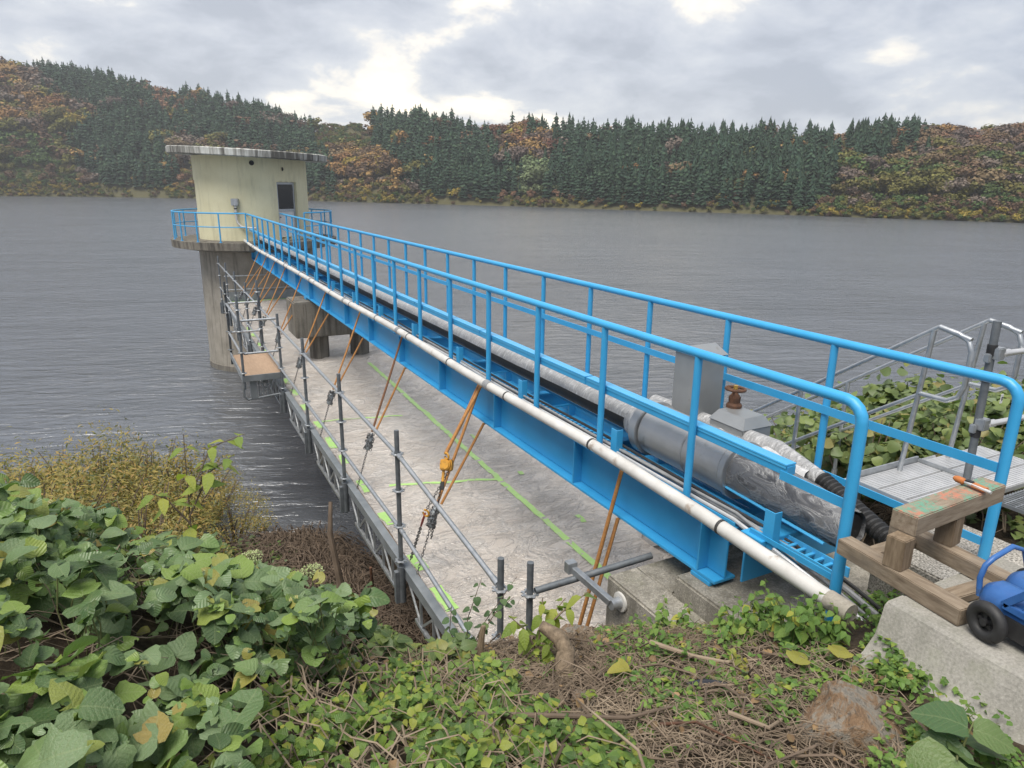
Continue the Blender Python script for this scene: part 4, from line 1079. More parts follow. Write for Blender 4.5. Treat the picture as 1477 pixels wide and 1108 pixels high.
b.build('stage_bracket', 'scaffold_beam', sc_)
for x, y in ((SXo, SY0), (SXo, SY1), (SX - 0.10, SY1 + 0.05), (SXo, 18.4)): standard(x, y, plain=True)
for dz in (0.52, 1.26):
    rail((SXo + 0.04, SY0, FZ + 0.12 + dz), (SX - 0.08, SY0, FZ + 0.12 + dz)); rail((SXo, SY0 + 0.04, FZ + 0.12 + dz), (SXo, SY1 - 0.04, FZ + 0.12 + dz)); rail((SXo + 0.04, SY1, FZ + 0.12 + dz), (SX - 0.12, SY1, FZ + 0.12 + dz))
FZ = SF
# near end: two posts, cross pipe and jack bracket against the abutment
standard(2.50, 4.42, dz=-0.22, plain=True)
rail((2.54, 4.40, 3.83), (3.66, 4.28, 3.94), 0.03, 'dark_galvanised')
jk = thing('jack_bracket', (3.0, 4.2, 3.85), 'square steel jack arm with round white pad pressed against the lower abutment step', 'bracket')
b = MB(); b.bar((2.90, 4.43, 3.95), (3.045, 4.02, 3.80), 0.055, 0.06); b.box((2.90, 4.42, 3.955), (0.09, 0.075, 0.10)); b.build('arm', 'galvanised', jk, bevel=0.003)
b = MB(); b.cyl((3.03, 4.0, 3.79), (3.125, 4.0, 3.79), 0.045, 14, 0.05); b.build('neck', 'galvanised', jk)
b = MB(); b.cyl((3.118, 4.0, 3.79), (3.139, 4.0, 3.79), 0.085, 24); b.build('pad', 'white_pipe', jk, bevel=0.004)
# sheet over the floor
def sheet_z(x, y):
    r1 = 1 - abs(mnoise.noise((x * 0.9 + y * 0.35, y * 1.7 - x * 0.5, 11))) * 2.2
    r2 = 1 - abs(mnoise.noise((x * 2.0 - y * 0.6, y * 2.6 + x * 0.8, 17))) * 2.2
    return FZ + 0.030 + 0.022 * max(r1, 0) ** 5 + 0.012 * max(r2, 0) ** 4 + 0.010 * mnoise.noise((x * 2.2, y * 1.1, 0)) + 0.008 * mnoise.noise((x * 3 + y * 5, y * 3.5 - x, 4)) + 0.004 * mnoise.noise((x * 9, y * 12, 2))
sx_ = np.arange(2.50, FX1, 0.05); sy_ = np.r_[np.arange(FY0, 14, 0.05), np.arange(14, FY1, 0.09)]
Vs = np.array([[x, y, sheet_z(x, y)] for y in sy_ for x in sx_])
idx = np.arange(len(Vs)).reshape(len(sy_), len(sx_))
quads = np.stack([idx[:-1, :-1], idx[:-1, 1:], idx[1:, 1:], idx[1:, :-1]], -1).reshape(-1, 4)
sh = link('floor_sheet', np_mesh('floor_sheet', Vs, [quads], 'floor_sheet', True))
tag(sh, 'crinkled translucent plastic sheet covering the scaffold floor under the footbridge', 'plastic sheet')
# green tape on the sheet
def tape(p0, p1, w_, rag=0.3):
    p0, p1 = Vector(p0), Vector(p1); d_ = p1 - p0; n = max(2, int(d_.length / 0.12)); s_ = Vector((-d_.y, d_.x)).normalized() * w_ / 2
    vs = []; fs = []
    for i in range(n + 1):
        c_ = p0 + d_ * i / n; q = 1 + rag * 0.25 * mnoise.noise((c_.x * 7, c_.y * 7, 9))
        for sg in (-1, 1):
            e = c_ + s_ * sg * q; vs.append((e.x, e.y, sheet_z(e.x, e.y) + 0.006))
    for i in range(n): fs.append((2 * i, 2 * i + 1, 2 * i + 3, 2 * i + 2))
    b = MB(); b.add(vs, fs); return b
k = 0
for p0, p1, w_ in [((4.93, 17.9), (4.56, 4.9), 0.10), ((2.98, 9.95), (4.70, 9.4), 0.07), ((2.6, 13.6), (4.3, 13.2), 0.05), ((2.6, 29.9), (5.6, 29.9), 0.12)]:
    o = tape(p0, p1, w_).build('tape_strip', 'green_tape', None); o.parent = sh
for y in np.arange(5.2, 24, 1.15):
    yj = y + rnd.uniform(-0.2, 0.2)
    o = tape((2.58 + rnd.uniform(0, 0.04), yj), (2.60 + rnd.uniform(-0.02, 0.04), yj + rnd.uniform(0.4, 0.65)), 0.15, 1.2).build('tape_patch', 'green_tape', None); o.parent = sh
for y in np.arange(5.6, 13, 1.9):
    o = tape((5.12, y), (5.14, y + rnd.uniform(0.12, 0.3)), 0.08, 1.2).build('tape_patch', 'green_tape', None); o.parent = sh
b = MB(); b.b2((2.5, FY1 + 0.002, FZ - 0.05), (FX1, FY1 + 0.04, FZ + 0.42)); b.build('end_board', 'scaffold_beam', sc_)
b = MB(); b.b2((FX1 - 0.02, FY0, FZ - 0.1), (FX1 + 0.02, FY1, FZ + 0.08)); b.build('edge_beam', 'scaffold_beam', sc_)
for k in range(8):
    b = MB(); b.b2((SX + 0.031, 5.4 + k * 3.3, FZ - 0.2), (FX1 - 0.03, 5.46 + k * 3.3, FZ - 0.045)); b.build('joist', 'scaffold_beam', sc_)
for z_ in (2.95, 3.5):
    rail((SX + 0.1, 29.75, z_), (FX1 - 0.2, 29.75, z_))

# ------------------------------------------------------------------ slings, chains and hoist
def chain_pts(p0, p1, pitch=0.035):
    p0, p1 = Vector(p0), Vector(p1); n = max(2, int((p1 - p0).length / pitch)); return [(p0 + (p1 - p0) * (i + 0.5) / n) for i in range(n)], (p1 - p0).normalized()
def chain(b, p0, p1, r_=0.0045, L=0.026):
    pts, d_ = chain_pts(p0, p1)
    u = d_.orthogonal().normalized(); q = d_.cross(u)
    for i, c_ in enumerate(pts):
        s_ = u if i % 2 == 0 else q
        loop = [c_ + d_ * L * math.cos(a) + s_ * L * 0.55 * math.sin(a) for a in [k * math.pi / 3 for k in range(7)]]
        b.tube(loop, r_, 4, False)
SL = [(4.72, 0, 'nearest the abutment step, with no chain bag in view'), (7.75, 1, ''), (10.9, 2, ''), (13.5, 2, ''), (16.5, 2, ''), (19.4, 2, ''), (21.9, 2, ''), (23.8, 2, ''), (25.6, 2, ''), (27.4, 2, '')]
for k, (y, kind, _) in enumerate(SL):
    lab = ['orange-brown sling pair beside the jack bracket at the near abutment', 'thick orange-brown sling bundle carrying the yellow lever hoist', 'brown sling pair hanging between the lever hoist and the pier, nearer the hoist', 'brown sling pair hanging just before the concrete pier'][k] if k < 4 else 'brown sling pair hanging from the girder between the pier and the intake tower'
    t_ = thing('sling', (2.75, y - 0.9 if k else 4.3, FZ), lab, 'sling', 'slings between pier and tower' if k >= 4 else None)
    top = Vector((XL - 0.012, y, 4.645)); under = Vector((XL + 0.10, y - 0.06, 4.118)); 
    low = (Vector((2.78, y - 0.80, 3.34)) if k != 1 else Vector((2.80, 7.35, 3.28))) if kind else Vector((3.19, 4.75, 2.85))
    if kind == 0: top.y = 4.68; under.y = 4.72
    b = MB(); b.tube([top + Vector((0.2, 0.02, 0.012)), top, top + (low - top) * 0.5 + Vector((0.004, 0, 0)), low], 0.019 if kind != 2 else 0.018, 8); b.build('rope', 'sling_rope' if k != 2 else 'sling_dark', t_)
    l2 = low + Vector((0.05, -0.02, 0.0)) if kind else Vector((3.26, 4.72, 2.85))
    b = MB(); b.tube([top + Vector((0.2, 0.02, 0.012)), top + Vector((0.225, -0.03, -0.25)), under + Vector((0.10, 0, 0)), under + Vector((-0.1, 0, -0.004)), l2], 0.018, 8); b.build('rope', 'sling_rope', t_)
    if kind:
        anchor = Vector((SX + 0.06, low.y - 0.22, FZ + 0.12))
        d_ = (anchor - low).normalized()
        # mesh chain bag: a lumpy sleeve of coiled chain
        bp = low + d_ * 0.02
        b = MB(); b.tube([bp, bp + d_ * 0.08, bp + d_ * 0.24, bp + d_ * 0.28], 0.04, 10, True, [0.02, 0.045, 0.052, 0.03]); b.build('chain_bag', 'scaffold_beam', t_)
        b = MB()
        for q in range(60):
            a = rnd.uniform(0, 6.28); f = rnd.uniform(0.02, 0.27); u = d_.orthogonal().normalized(); w_ = d_.cross(u)
            c_ = bp + d_ * f + (u * math.cos(a) + w_ * math.sin(a)) * 0.05
            b.torus(c_, Vector((rnd.gauss(0, 1), rnd.gauss(0, 1), rnd.gauss(0, 1))), 0.019, 0.006, 8, 4)
        b.build('coiled_chain', 'chain_steel', t_)
        b = MB(); chain(b, bp + d_ * 0.26, anchor); b.build('chain', 'chain_steel', t_)
    if kind == 1:
        for j in range(3):
            b = MB(); e = top + Vector((0, 0.03 * (j - 1), 0)); hp = Vector((2.72, 6.83, 4.16))
            b.tube([e + Vector((0.15, 0, 0.012)), e, e + (hp - e) * 0.6 + Vector((0.01 * j, 0.0, 0.01)), hp], 0.021, 8); b.build('rope', 'sling_rope' if j != 1 else 'sling_dark', t_)
hp = Vector((2.72, 6.80, 4.06))
hoist = thing('lever_hoist', (2.5, 6.6, FZ), 'yellow lever hoist with hooks and chain hanging from the thick sling bundle', 'hoist')
ax = Vector((-0.25, -0.35, -0.9)).normalized(); uu = ax.orthogonal().normalized(); ww = ax.cross(uu)
hm = Matrix((uu, ww, -ax)).transposed()
b = MB(); b.torus(hp + Vector((0, 0, 0.08)), (1, 0.3, 0), 0.035, 0.012, 14, 8, 0, 5.2); b.build('top_hook', 'hoist_yellow', hoist)
b = MB(); b.box(hp - Vector((0, 0, 0.03)), (0.09, 0.14, 0.13), hm); b.cyl(hp - Vector((0, 0, 0.03)) - uu * 0.075, hp - Vector((0, 0, 0.03)) + uu * 0.075, 0.062, 18); b.build('gear_case', 'hoist_yellow', hoist, bevel=0.012)
b = MB(); b.cyl(hp - Vector((0, 0, 0.03)) - uu * 0.09, hp - Vector((0, 0, 0.03)) - uu * 0.076, 0.035, 14); b.build('hub', 'black_rubber', hoist)
lv = hp + ax * 0.06 + ww * 0.03
b = MB(); b.bar(lv, lv + ax * 0.16, 0.03, 0.02); lo_ = b.build('lever', 'hoist_yellow', hoist, bevel=0.004)
b = MB(); b.bar(lv + ax * 0.15, lv + ax * 0.25, 0.042, 0.03); b.build('grip', 'black_rubber', lo_, bevel=0.006)
ch_end = Vector((2.52, 6.98, 3.42)); an1 = Vector((2.46, 7.42, 2.56))
b = MB(); chain(b, hp - Vector((0, 0, 0.09)) - ww * 0.03, ch_end, 0.005); chain(b, hp - Vector((0, 0, 0.09)) + ww * 0.03, ch_end + Vector((0.10, 0.12, -0.45)), 0.005); b.build('load_chain', 'chain_steel', hoist)
b = MB(); b.torus(ch_end - Vector((0, 0, 0.03)), (0.8, 0.5, 0.1), 0.042, 0.012, 16, 8, 0.4, 5.6); b.build('bottom_hook', 'hoist_yellow', hoist)
d_ = (an1 - ch_end).normalized(); c_ = ch_end + d_ * 0.17; u = d_.orthogonal().normalized()
b = MB(); b.tube([c_ + d_ * 0.12 * math.cos(a) + u * 0.028 * math.sin(a) for a in [k * math.pi / 8 for k in range(17)]], 0.010, 8, False); b.build('shackle_link', 'red_paint', hoist)
b = MB(); chain(b, ch_end + d_ * 0.29, an1, 0.006, 0.03); b.build('anchor_chain', 'chain_steel', hoist)
# ------------------------------------------------------------------ concrete slab, path, trestle, compressor
SZ = 5.0
prof = [(3.02, 4.40), (3.05, 4.66), (3.16, 4.72), (3.235, 4.80), (3.265, SZ - 0.02), (3.285, SZ), (4.32, SZ), (4.36, 4.40)]
b = MB(); n = len(prof)
vs = [(x, y, z) for y in (1.93, -2.5) for x, z in prof]
vs = [(x + (0.0 if i < n else -0.05), y - (0.02 if (i < n and z == SZ) else 0), z) for i, (x, y, z) in enumerate(vs)]
b.add(vs, [tuple(range(n)), tuple(reversed(range(n, 2 * n)))] + [(i, (i + 1) % n, n + (i + 1) % n, n + i) for i in range(n)])
tag(b.build('concrete_plinth', 'kerb_concrete', None, bevel=0.012), 'pale concrete plinth with flared foot carrying the trestle and the blue compressor', 'concrete plinth')
b = MB(); b.b2((4.40, -3.0, 4.25), (5.35, 2.74, 4.63)); tag(b.build('path', 'path_concrete', None, bevel=0.012), 'coarse concrete path slab leading onto the footbridge', 'path', kind='structure')

tr_ = thing('trestle', (3.75, 2.0, SZ), 'weathered timber trestle with faded green and red paint on its top beam', 'trestle')
def beam(p0, p1, w_, h_, nm, mt):
    b = MB(); b.bar(p0, p1, w_, h_); return b.build(nm, mt, tr_, bevel=0.005)
beam((3.505, 2.37, SZ + 0.05), (3.425, 1.60, SZ + 0.05), 0.105, 0.096, 'foot_beam', 'timber')
beam((4.00, 2.38, SZ + 0.05), (3.93, 1.66, SZ + 0.05), 0.105, 0.096, 'foot_beam', 'timber')
beam((3.53, 1.76, SZ + 0.03), (3.88, 1.73, SZ + 0.03), 0.09, 0.05, 'brace', 'timber_x')
beam((3.55, 2.24, SZ + 0.03), (3.93, 2.23, SZ + 0.03), 0.09, 0.05, 'brace', 'timber_x')
for x, y in ((3.475, 2.02), (4.00, 2.06)):
    b = MB(); b.box((x, y, SZ + 0.19), (0.105, 0.105, 0.185), Matrix.Rotation(0.08, 3, 'Z')); b.build('leg', 'timber_z', tr_, bevel=0.005)
b = MB(); b.bar((-0.46, 0, 0), (0.46, 0.02, 0), 0.145, 0.115)
tb = b.build('top_beam', 'trestle_top', None, bevel=0.006); tb.parent = tr_; tb.location = Vector((3.98, 2.06, SZ + 0.34)) - off(tr_); tb.rotation_euler = (0, 0, 0.02)
tl = thing('pipe_cutter', (4.15, 2.1, SZ + 0.40), 'orange and silver hand pipe cutter lying on the trestle beam', 'tool')
p0, p1 = Vector((4.19, 2.16, SZ + 0.425)), Vector((4.17, 1.99, SZ + 0.425)); d_ = (p1 - p0).normalized()
b = MB(); b.cyl(p0, p1 + d_ * 0.03, 0.010, 10); b.build('shaft', 'aluminium', tl)
b = MB(); b.tube([p0 - d_ * 0.03, p0 - d_ * 0.01, p0 + d_ * 0.03, p0 + d_ * 0.04], 0.02, 12, True, [0.012, 0.021, 0.021, 0.012]); b.build('knob', 'tool_orange', tl)
b = MB(); b.box((p0 + p1) / 2 + d_ * 0.04 + Vector((0.012, 0, -0.002)), (0.042, 0.09, 0.026), Matrix.Rotation(-0.1, 3, 'Z')); b.build('body', 'tool_orange', tl, bevel=0.006)
b = MB(); b.box(p0 + d_ * 0.06 + Vector((0.012, 0, 0.004)), (0.035, 0.045, 0.022)); b.build('jaw', 'dark_metal', tl, bevel=0.004)

cpz = thing('air_compressor', (3.6, 1.3, SZ), 'blue wheeled air compressor with bent tube handle standing on the plinth', 'compressor')
WC = Vector((3.385, 1.49, SZ + 0.102))
wax = Vector((-1, 0.22, 0)).normalized()
b = MB(); b.torus(WC, wax, 0.072, 0.030, 32, 12); wl = b.build('wheel', 'black_rubber', cpz)
b = MB(); b.torus(WC, wax, 0.052, 0.010, 28, 8)
uu = wax.orthogonal().normalized(); ww = wax.cross(uu)
b.cyl(WC - wax * 0.02, WC + wax * 0.024, 0.018, 14)
for k in range(5):
    a = k * 2 * math.pi / 5; e = uu * math.cos(a) + ww * math.sin(a); b.bar(WC + e * 0.012, WC + e * 0.05, 0.016, 0.014, wax)
b.cyl(WC - wax * 0.012, WC - wax * 0.002, 0.05, 24); b.build('rim', 'dark_metal', wl)
for x, nm in ((3.54, 'tank'), (3.76, 'tank')):
    b = MB(); b.tube([(x + 0.01, 1.60, SZ + 0.16), (x + 0.01, 1.585, SZ + 0.16), (x, 1.54, SZ + 0.16), (x - 0.02, 0.95, SZ + 0.16), (x - 0.02, 0.90, SZ + 0.16)], 0.1, 24, True, [0.02, 0.06, 0.095, 0.095, 0.05]); b.build(nm, 'compressor_blue', cpz, angle=60)
b = MB(); b.tube([(3.50, 1.60, SZ + 0.15), (3.505, 1.615, SZ + 0.24), (3.52, 1.61, SZ + 0.31), (3.56, 1.60, SZ + 0.345), (3.72, 1.60, SZ + 0.37), (3.80, 1.58, SZ + 0.34), (3.83, 1.55, SZ + 0.20)], 0.0135, 12); b.build('handle', 'compressor_blue', cpz)
fr = MB(); 
for a, c_ in (((3.44, 1.46, SZ + 0.20), (3.44, 1.28, SZ + 0.42)), ((3.44, 1.46, SZ + 0.20), (3.44, 0.9, SZ + 0.16)), ((3.44, 1.28, SZ + 0.42), (3.44, 0.9, SZ + 0.42)), ((3.44, 0.9, SZ + 0.42), (3.44, 0.9, SZ + 0.16))): fr.bar(a, c_, 0.03, 0.035)
frame = fr.build('side_frame', 'compressor_blue', cpz, bevel=0.003)
gr_ = MB()
for k in range(16):
    gr_.cyl((3.442, 1.40 - k * 0.03, SZ + 0.17), (3.442, 1.40 - k * 0.03 - 0.10, SZ + 0.42), 0.003, 5); gr_.cyl((3.445, 1.30 - k * 0.03, SZ + 0.17), (3.445, 1.30 - k * 0.03 + 0.0, SZ + 0.42), 0.003, 5)
gr_.build('grille', 'compressor_blue', frame)
b = MB(); b.b2((3.47, 0.92, SZ + 0.24), (3.72, 1.30, SZ + 0.42)); b.build('motor_cover', 'dark_metal', cpz, bevel=0.02)
b = MB(); b.bar((3.45, 1.45, SZ + 0.10), (3.43, 0.9, SZ + 0.07), 0.03, 0.10); b.build('base_bar', 'dark_metal', cpz, bevel=0.004)
b = MB(); b.cyl((3.44, 1.49, SZ + 0.1), (3.85, 1.56, SZ + 0.1), 0.012, 10); b.build('axle', 'dark_metal', cpz)
b = MB(); b.torus((3.92, 1.56, SZ + 0.102), wax, 0.072, 0.030, 28, 10); b.build('wheel', 'black_rubber', cpz)
b = MB(); b.cyl((3.46, 0.95, SZ), (3.46, 0.95, SZ + 0.06), 0.02, 10); b.build('foot', 'black_rubber', cpz)

# ------------------------------------------------------------------ landing, stairs and scaffold post beyond the bridge
ld = thing('stair_landing', (5.7, 3.0, 4.75), 'ribbed aluminium landing planks at the head of the steel stairs', 'landing')
pl_ = MB()
for k in range(9): pl_.b2((-0.46, -0.105 + k * 0.0235, 0.0), (0.46, -0.105 + k * 0.0235 + 0.018, 0.008))
pl_.b2((-0.46, -0.11, -0.04), (0.46, 0.11, -0.001))
plm = pl_.mesh('plank', 'aluminium', smooth=False)
for i, (x, y) in enumerate([(5.47, 2.86), (5.47, 3.09), (5.47, 3.32), (6.42, 2.86), (6.42, 3.09), (6.42, 3.32)]):
    link('plank', plm, ld, (x, y, 4.745))
b = MB(); b.b2((5.0, 3.435, 4.68), (5.95, 3.455, 4.80)); b.build('rim', 'galvanised', ld, bevel=0.003)
b = MB(); b.b2((5.938, 2.75, 4.69), (5.955, 3.43, 4.785)); b.build('rim', 'galvanised', ld, bevel=0.003)
b = MB(); b.b2((4.985, 2.74, 4.69), (5.002, 3.434, 4.79)); b.build('rim', 'aluminium', ld, bevel=0.003)
lg = MB(); lg.cyl((0, 0, -0.9), (0, 0, 0), 0.025, 10); me = lg.mesh('leg', 'galvanised')
for x, y in ((5.08, 2.8), (6.8, 2.8), (5.08, 3.38), (6.8, 3.38)): link('leg', me, ld, (x, y, 4.70))
gg = MB()
for k in range(24): gg.b2((5.78 + k * 0.04, 2.15, 4.70), (5.786 + k * 0.04, 2.70, 4.73))
for k in range(8): gg.b2((5.78, 2.16 + k * 0.075, 4.71), (6.70, 2.166 + k * 0.075, 4.728))
gp = thing('grating_panel', (6.2, 2.4, 4.7), 'loose steel grating panel lying beside the landing', 'grating'); gg.build('bars', 'galvanised', gp, smooth=False)
b = MB(); b.cyl((5.55, 2.10, 4.62), (6.9, 2.25, 4.62), 0.045, 14); b.build('support_tube', 'galvanised', gp)

st = thing('stairs', (5.95, 4.2, 3.6), 'aluminium stairs with tubular handrails going down towards the lake beside the footbridge', 'stairs')
sl_ = 0.70
def sz(y, z0=6.05): return z0 - sl_ * (y - 3.26)
for x in (5.6, 6.3):
    b = MB(); b.tube([(x, 3.0, 5.99), (x, 3.26, 6.05)], 0.021, 12)
    b.tube([(x, 3.26, 6.05), (x, 3.10, 6.02), (x, 3.02, 5.98), (x, 2.985, 5.90), (x, 2.985, 5.62), (x, 3.02, 5.52), (x, 3.10, 5.47), (x, 3.33, 5.47)], 0.021, 12); b.build('return_loop', 'galvanised', st)
    b = MB(); b.tube([(x, 3.26, 6.05), (x, 6.8, sz(6.8))], 0.019, 12); b.build('handrail', 'galvanised', st)
    b = MB(); b.tube([(x, 3.33, 5.46), (x, 6.8, sz(6.8, 5.51))], 0.017, 12); b.build('mid_rail', 'galvanised', st)
    for i, y in enumerate((3.30, 4.50, 5.7, 6.75)):
        b = MB(); b.cyl((x, y + (0.10 if i == 0 else 0), sz(y) - (1.62 if i == 0 else 1.15)), (x, y, sz(y)), 0.021, 12); b.build('post', 'galvanised', st)
        b = MB(); b.cyl((x, y + (0.09 if i == 0 else 0), sz(y) - (1.45 if i == 0 else 1.1)), (x, y + (0.085 if i == 0 else 0), sz(y) - (1.30 if i == 0 else 0.98)), 0.03, 12); b.build('socket', 'galvanised', st)
    b = MB(); b.bar((x, 3.46, 4.66), (x, 6.9, 4.66 - sl_ * 3.44), 0.04, 0.16); b.build('stringer', 'aluminium', st)
td = MB(); td.b2((-0.32, -0.12, -0.03), (0.32, 0.12, 0)); me = td.mesh('tread', 'aluminium', bevel=0.004)
for k in range(12): link('tread', me, st, (5.95, 3.62 + k * 0.27, 4.58 - sl_ * 0.27 * k))

sp2 = thing('scaffold_post', (5.93, 2.98, 4.5), 'dark grey scaffold post with clamps and two horizontal tubes at the landing', 'scaffold post')
b = MB(); b.cyl((5.95, 3.0, 4.3), (5.905, 3.0, 6.12), 0.031, 16); pst = b.build('post', 'dark_galvanised', sp2)
for z0, z1, r_ in ((5.62, 5.70, 0.038), (5.84, 5.93, 0.037), (5.14, 5.20, 0.038)):
    b = MB(); b.cyl((5.93 - (z0 - 5) * 0.025, 3.0, z0), (5.93 - (z1 - 5) * 0.025, 3.0, z1), r_, 16); b.build('collar', 'dark_metal', pst)
for z_ in (5.86, 5.26):
    b = MB(); b.box((5.935, 2.97, z_), (0.09, 0.085, 0.10)); b.box((5.87, 3.0, z_ - 0.04), (0.035, 0.05, 0.075)); b.build('clamp', 'galvanised', sp2, bevel=0.008)
    b = MB(); b.cyl((5.96, 2.95, z_), (8.4, 2.85, z_ - 0.04), 0.0243, 14); b.cyl((5.97, 2.95, z_), (6.06, 2.947, z_ - 0.001), 0.031, 14); b.build('tube', 'aluminium', sp2)
b = MB(); b.cyl((8.3, 2.85, 4.0), (8.3, 2.85, 6.1), 0.0243, 12); b.build('post', 'galvanised', sp2)
b = MB(); b.b2((6.02, 2.915, 5.44), (6.055, 2.918, 5.52)); tg = b.build('tag', 'white_panel', sp2, bevel=0.001)
b = MB(); b.torus((6.037, 2.913, 5.49), (0, 1, 0), 0.007, 0.002, 10, 4); b.torus((6.037, 2.913, 5.474), (0, 1, 0), 0.007, 0.002, 10, 4); b.build('tag_mark', 'black_band', tg)
# ------------------------------------------------------------------ plants
def leaf_template(ws, droop=0.25, fold=0.08, wave=0.03, seed=0):
    r_ = random.Random(seed); n = len(ws); V = []
    for i, (t_, w_) in enumerate(ws):
        z = -droop * t_ * t_ + 0.04 * math.sin(t_ * 5)
        V.append((0, t_, z))
        V.append((-w_ * r_.uniform(0.92, 1.06), t_ - 0.04 * (w_ > 0.2) + r_.uniform(-.02, .02), z + fold * w_ * 2 + r_.uniform(-wave, wave)))
        V.append((w_ * r_.uniform(0.92, 1.06), t_ - 0.04 * (w_ > 0.2) + r_.uniform(-.02, .02), z + fold * w_ * 2 + r_.uniform(-wave, wave)))
    Fc = []
    for i in range(n - 1):
        a = 3 * i
        Fc.append((a, a + 3, a + 4, a + 1)); Fc.append((a, a + 2, a + 5, a + 3))
    return np.array(V), np.array(Fc)
OV = [(0.0, 0.03), (0.03, 0.24), (0.15, 0.43), (0.38, 0.52), (0.62, 0.46), (0.82, 0.31), (0.94, 0.14), (1.0, 0.01)]
LOB = [(0.0, 0.02), (0.05, 0.25), (0.2, 0.46), (0.36, 0.52), (0.5, 0.36), (0.68, 0.34), (0.86, 0.18), (1.0, 0.005)]
NAR = [(0.0, 0.01), (0.12, 0.13), (0.35, 0.24), (0.6, 0.20), (0.82, 0.10), (1.0, 0.004)]
OVN = [(t_, w_ * 0.82) for t_, w_ in OV]
KT = [leaf_template(OV, 0.22, 0.06, 0.03, 1), leaf_template(LOB, 0.3, 0.02, 0.05, 2), leaf_template(OVN, 0.1, 0.14, 0.05, 3), leaf_template(LOB, 0.18, -0.05, 0.06, 4), leaf_template(OV, 0.55, 0.03, 0.06, 5), leaf_template(OVN, 0.35, -0.08, 0.06, 6), leaf_template(LOB, 0.05, 0.16, 0.06, 7), leaf_template(OV, -0.15, 0.10, 0.07, 8)]
for k, drop in ((3, (9,)), (5, (4, 11)), (6, (12,)), (7, (6,))):          # eaten patches
    KT[k] = (KT[k][0], np.delete(KT[k][1], drop, axis=0))
SM = [(0.0, 0.03), (0.3, 0.38), (0.65, 0.30), (1.0, 0.01)]
ST = leaf_template(SM, 0.25, 0.08, 0.03, 6)
def leafco(me, co):
    at = me.attributes.new('leafco', 'FLOAT_VECTOR', 'POINT'); at.data.foreach_set('vector', np.ascontiguousarray(co, dtype=np.float32).ravel())
def leaf_mesh(tpl, mat):
    me = np_mesh('leaf', tpl[0], [tpl[1]], mat, True); leafco(me, tpl[0]); return me

def region_points(n, xr, yr, poly, dens=None):
    out = []
    k = 0
    while len(out) < n and k < n * 60:
        k += 1
        x, y = rnd.uniform(*xr), rnd.uniform(*yr)
        z = None
        u, v, d_ = proj((x, y, g_fast(x, y) + 0.1))
        if inside(poly, u, v): out.append((x, y))
    return out
_gi = {}
def g_fast(x, y):
    kx, ky = round(x * 20), round(y * 20)
    if (kx, ky) not in _gi: _gi[(kx, ky)] = g1(kx / 20, ky / 20)
    return _gi[(kx, ky)]

# --- kudzu over the bank
KP = [(-160, 560), (110, 600), (300, 700), (450, 780), (545, 900), (530, 970), (400, 985), (350, 1200), (-160, 1250)]
kz = thing('kudzu_vine', (-0.2, 2.4, g1(-0.2, 2.4)), 'broad-leaved green kudzu vine smothering the bank beside the scaffold', 'vine')
leaves = []
pts_ = region_points(1700, (-2.6, 1.3), (0.75, 5.0), KP)
for (x, y) in pts_:
    if mnoise.noise((x * 1.9, y * 1.9, 8)) > 0.16 and rnd.random() < 0.72: continue
    hgt = 0.06 + 0.40 * rnd.random() ** 0.8 * (0.6 + 0.7 * abs(mnoise.noise((x * 1.3, y * 1.3, 3))))
    if y < 1.2: hgt *= 0.7
    c_ = Vector((x, y, g_fast(x, y) + hgt))
    if (c_ - Vector((0, 0, EYE))).length < 1.15: continue
    yaw0 = rnd.uniform(0, 6.28); s_ = rnd.choice([0.045, 0.06, 0.08, 0.095, 0.11, 0.13]) * rnd.uniform(0.85, 1.1)
    sg_ = 0.28 if rnd.random() < 0.72 else 0.75
    nz_ = Vector((rnd.gauss(0, sg_), rnd.gauss(-0.20, sg_), 1)).normalized()
    for j, da_ in enumerate((0, 1.75, -1.75)):
        if rnd.random() < 0.12: continue
        nn = (nz_ + Vector((rnd.gauss(0, .24), rnd.gauss(0, .24), 0))).normalized()
        leaves.append((c_ + Vector((rnd.gauss(0, .01), rnd.gauss(0, .01), rnd.gauss(0, .012))), nn, yaw0 + da_, s_ * (1.0 if j == 0 else 0.88), rnd.randrange(8)))
leaves.sort(key=lambda l: l[3] / proj(l[0])[2] * (1.0 if -20 < proj(l[0])[0] < 1490 and proj(l[0])[1] < 1120 else 0) + 0.02 * (l[0].z - g_fast(l[0].x, l[0].y)), reverse=True)
kme = [leaf_mesh(t_, 'kudzu_leaf') for t_ in KT]
def rotm(nn, spin): return Matrix(rot_from_normal(np.array([tuple(nn)]), np.array([spin]))[0].tolist())
for (c_, nn, sp_n, s_, k) in leaves[:300]:
    o = link('leaf', kme[k], kz, c_); o.rotation_euler = rotm(nn, sp_n).to_euler(); o.scale = (s_,) * 3
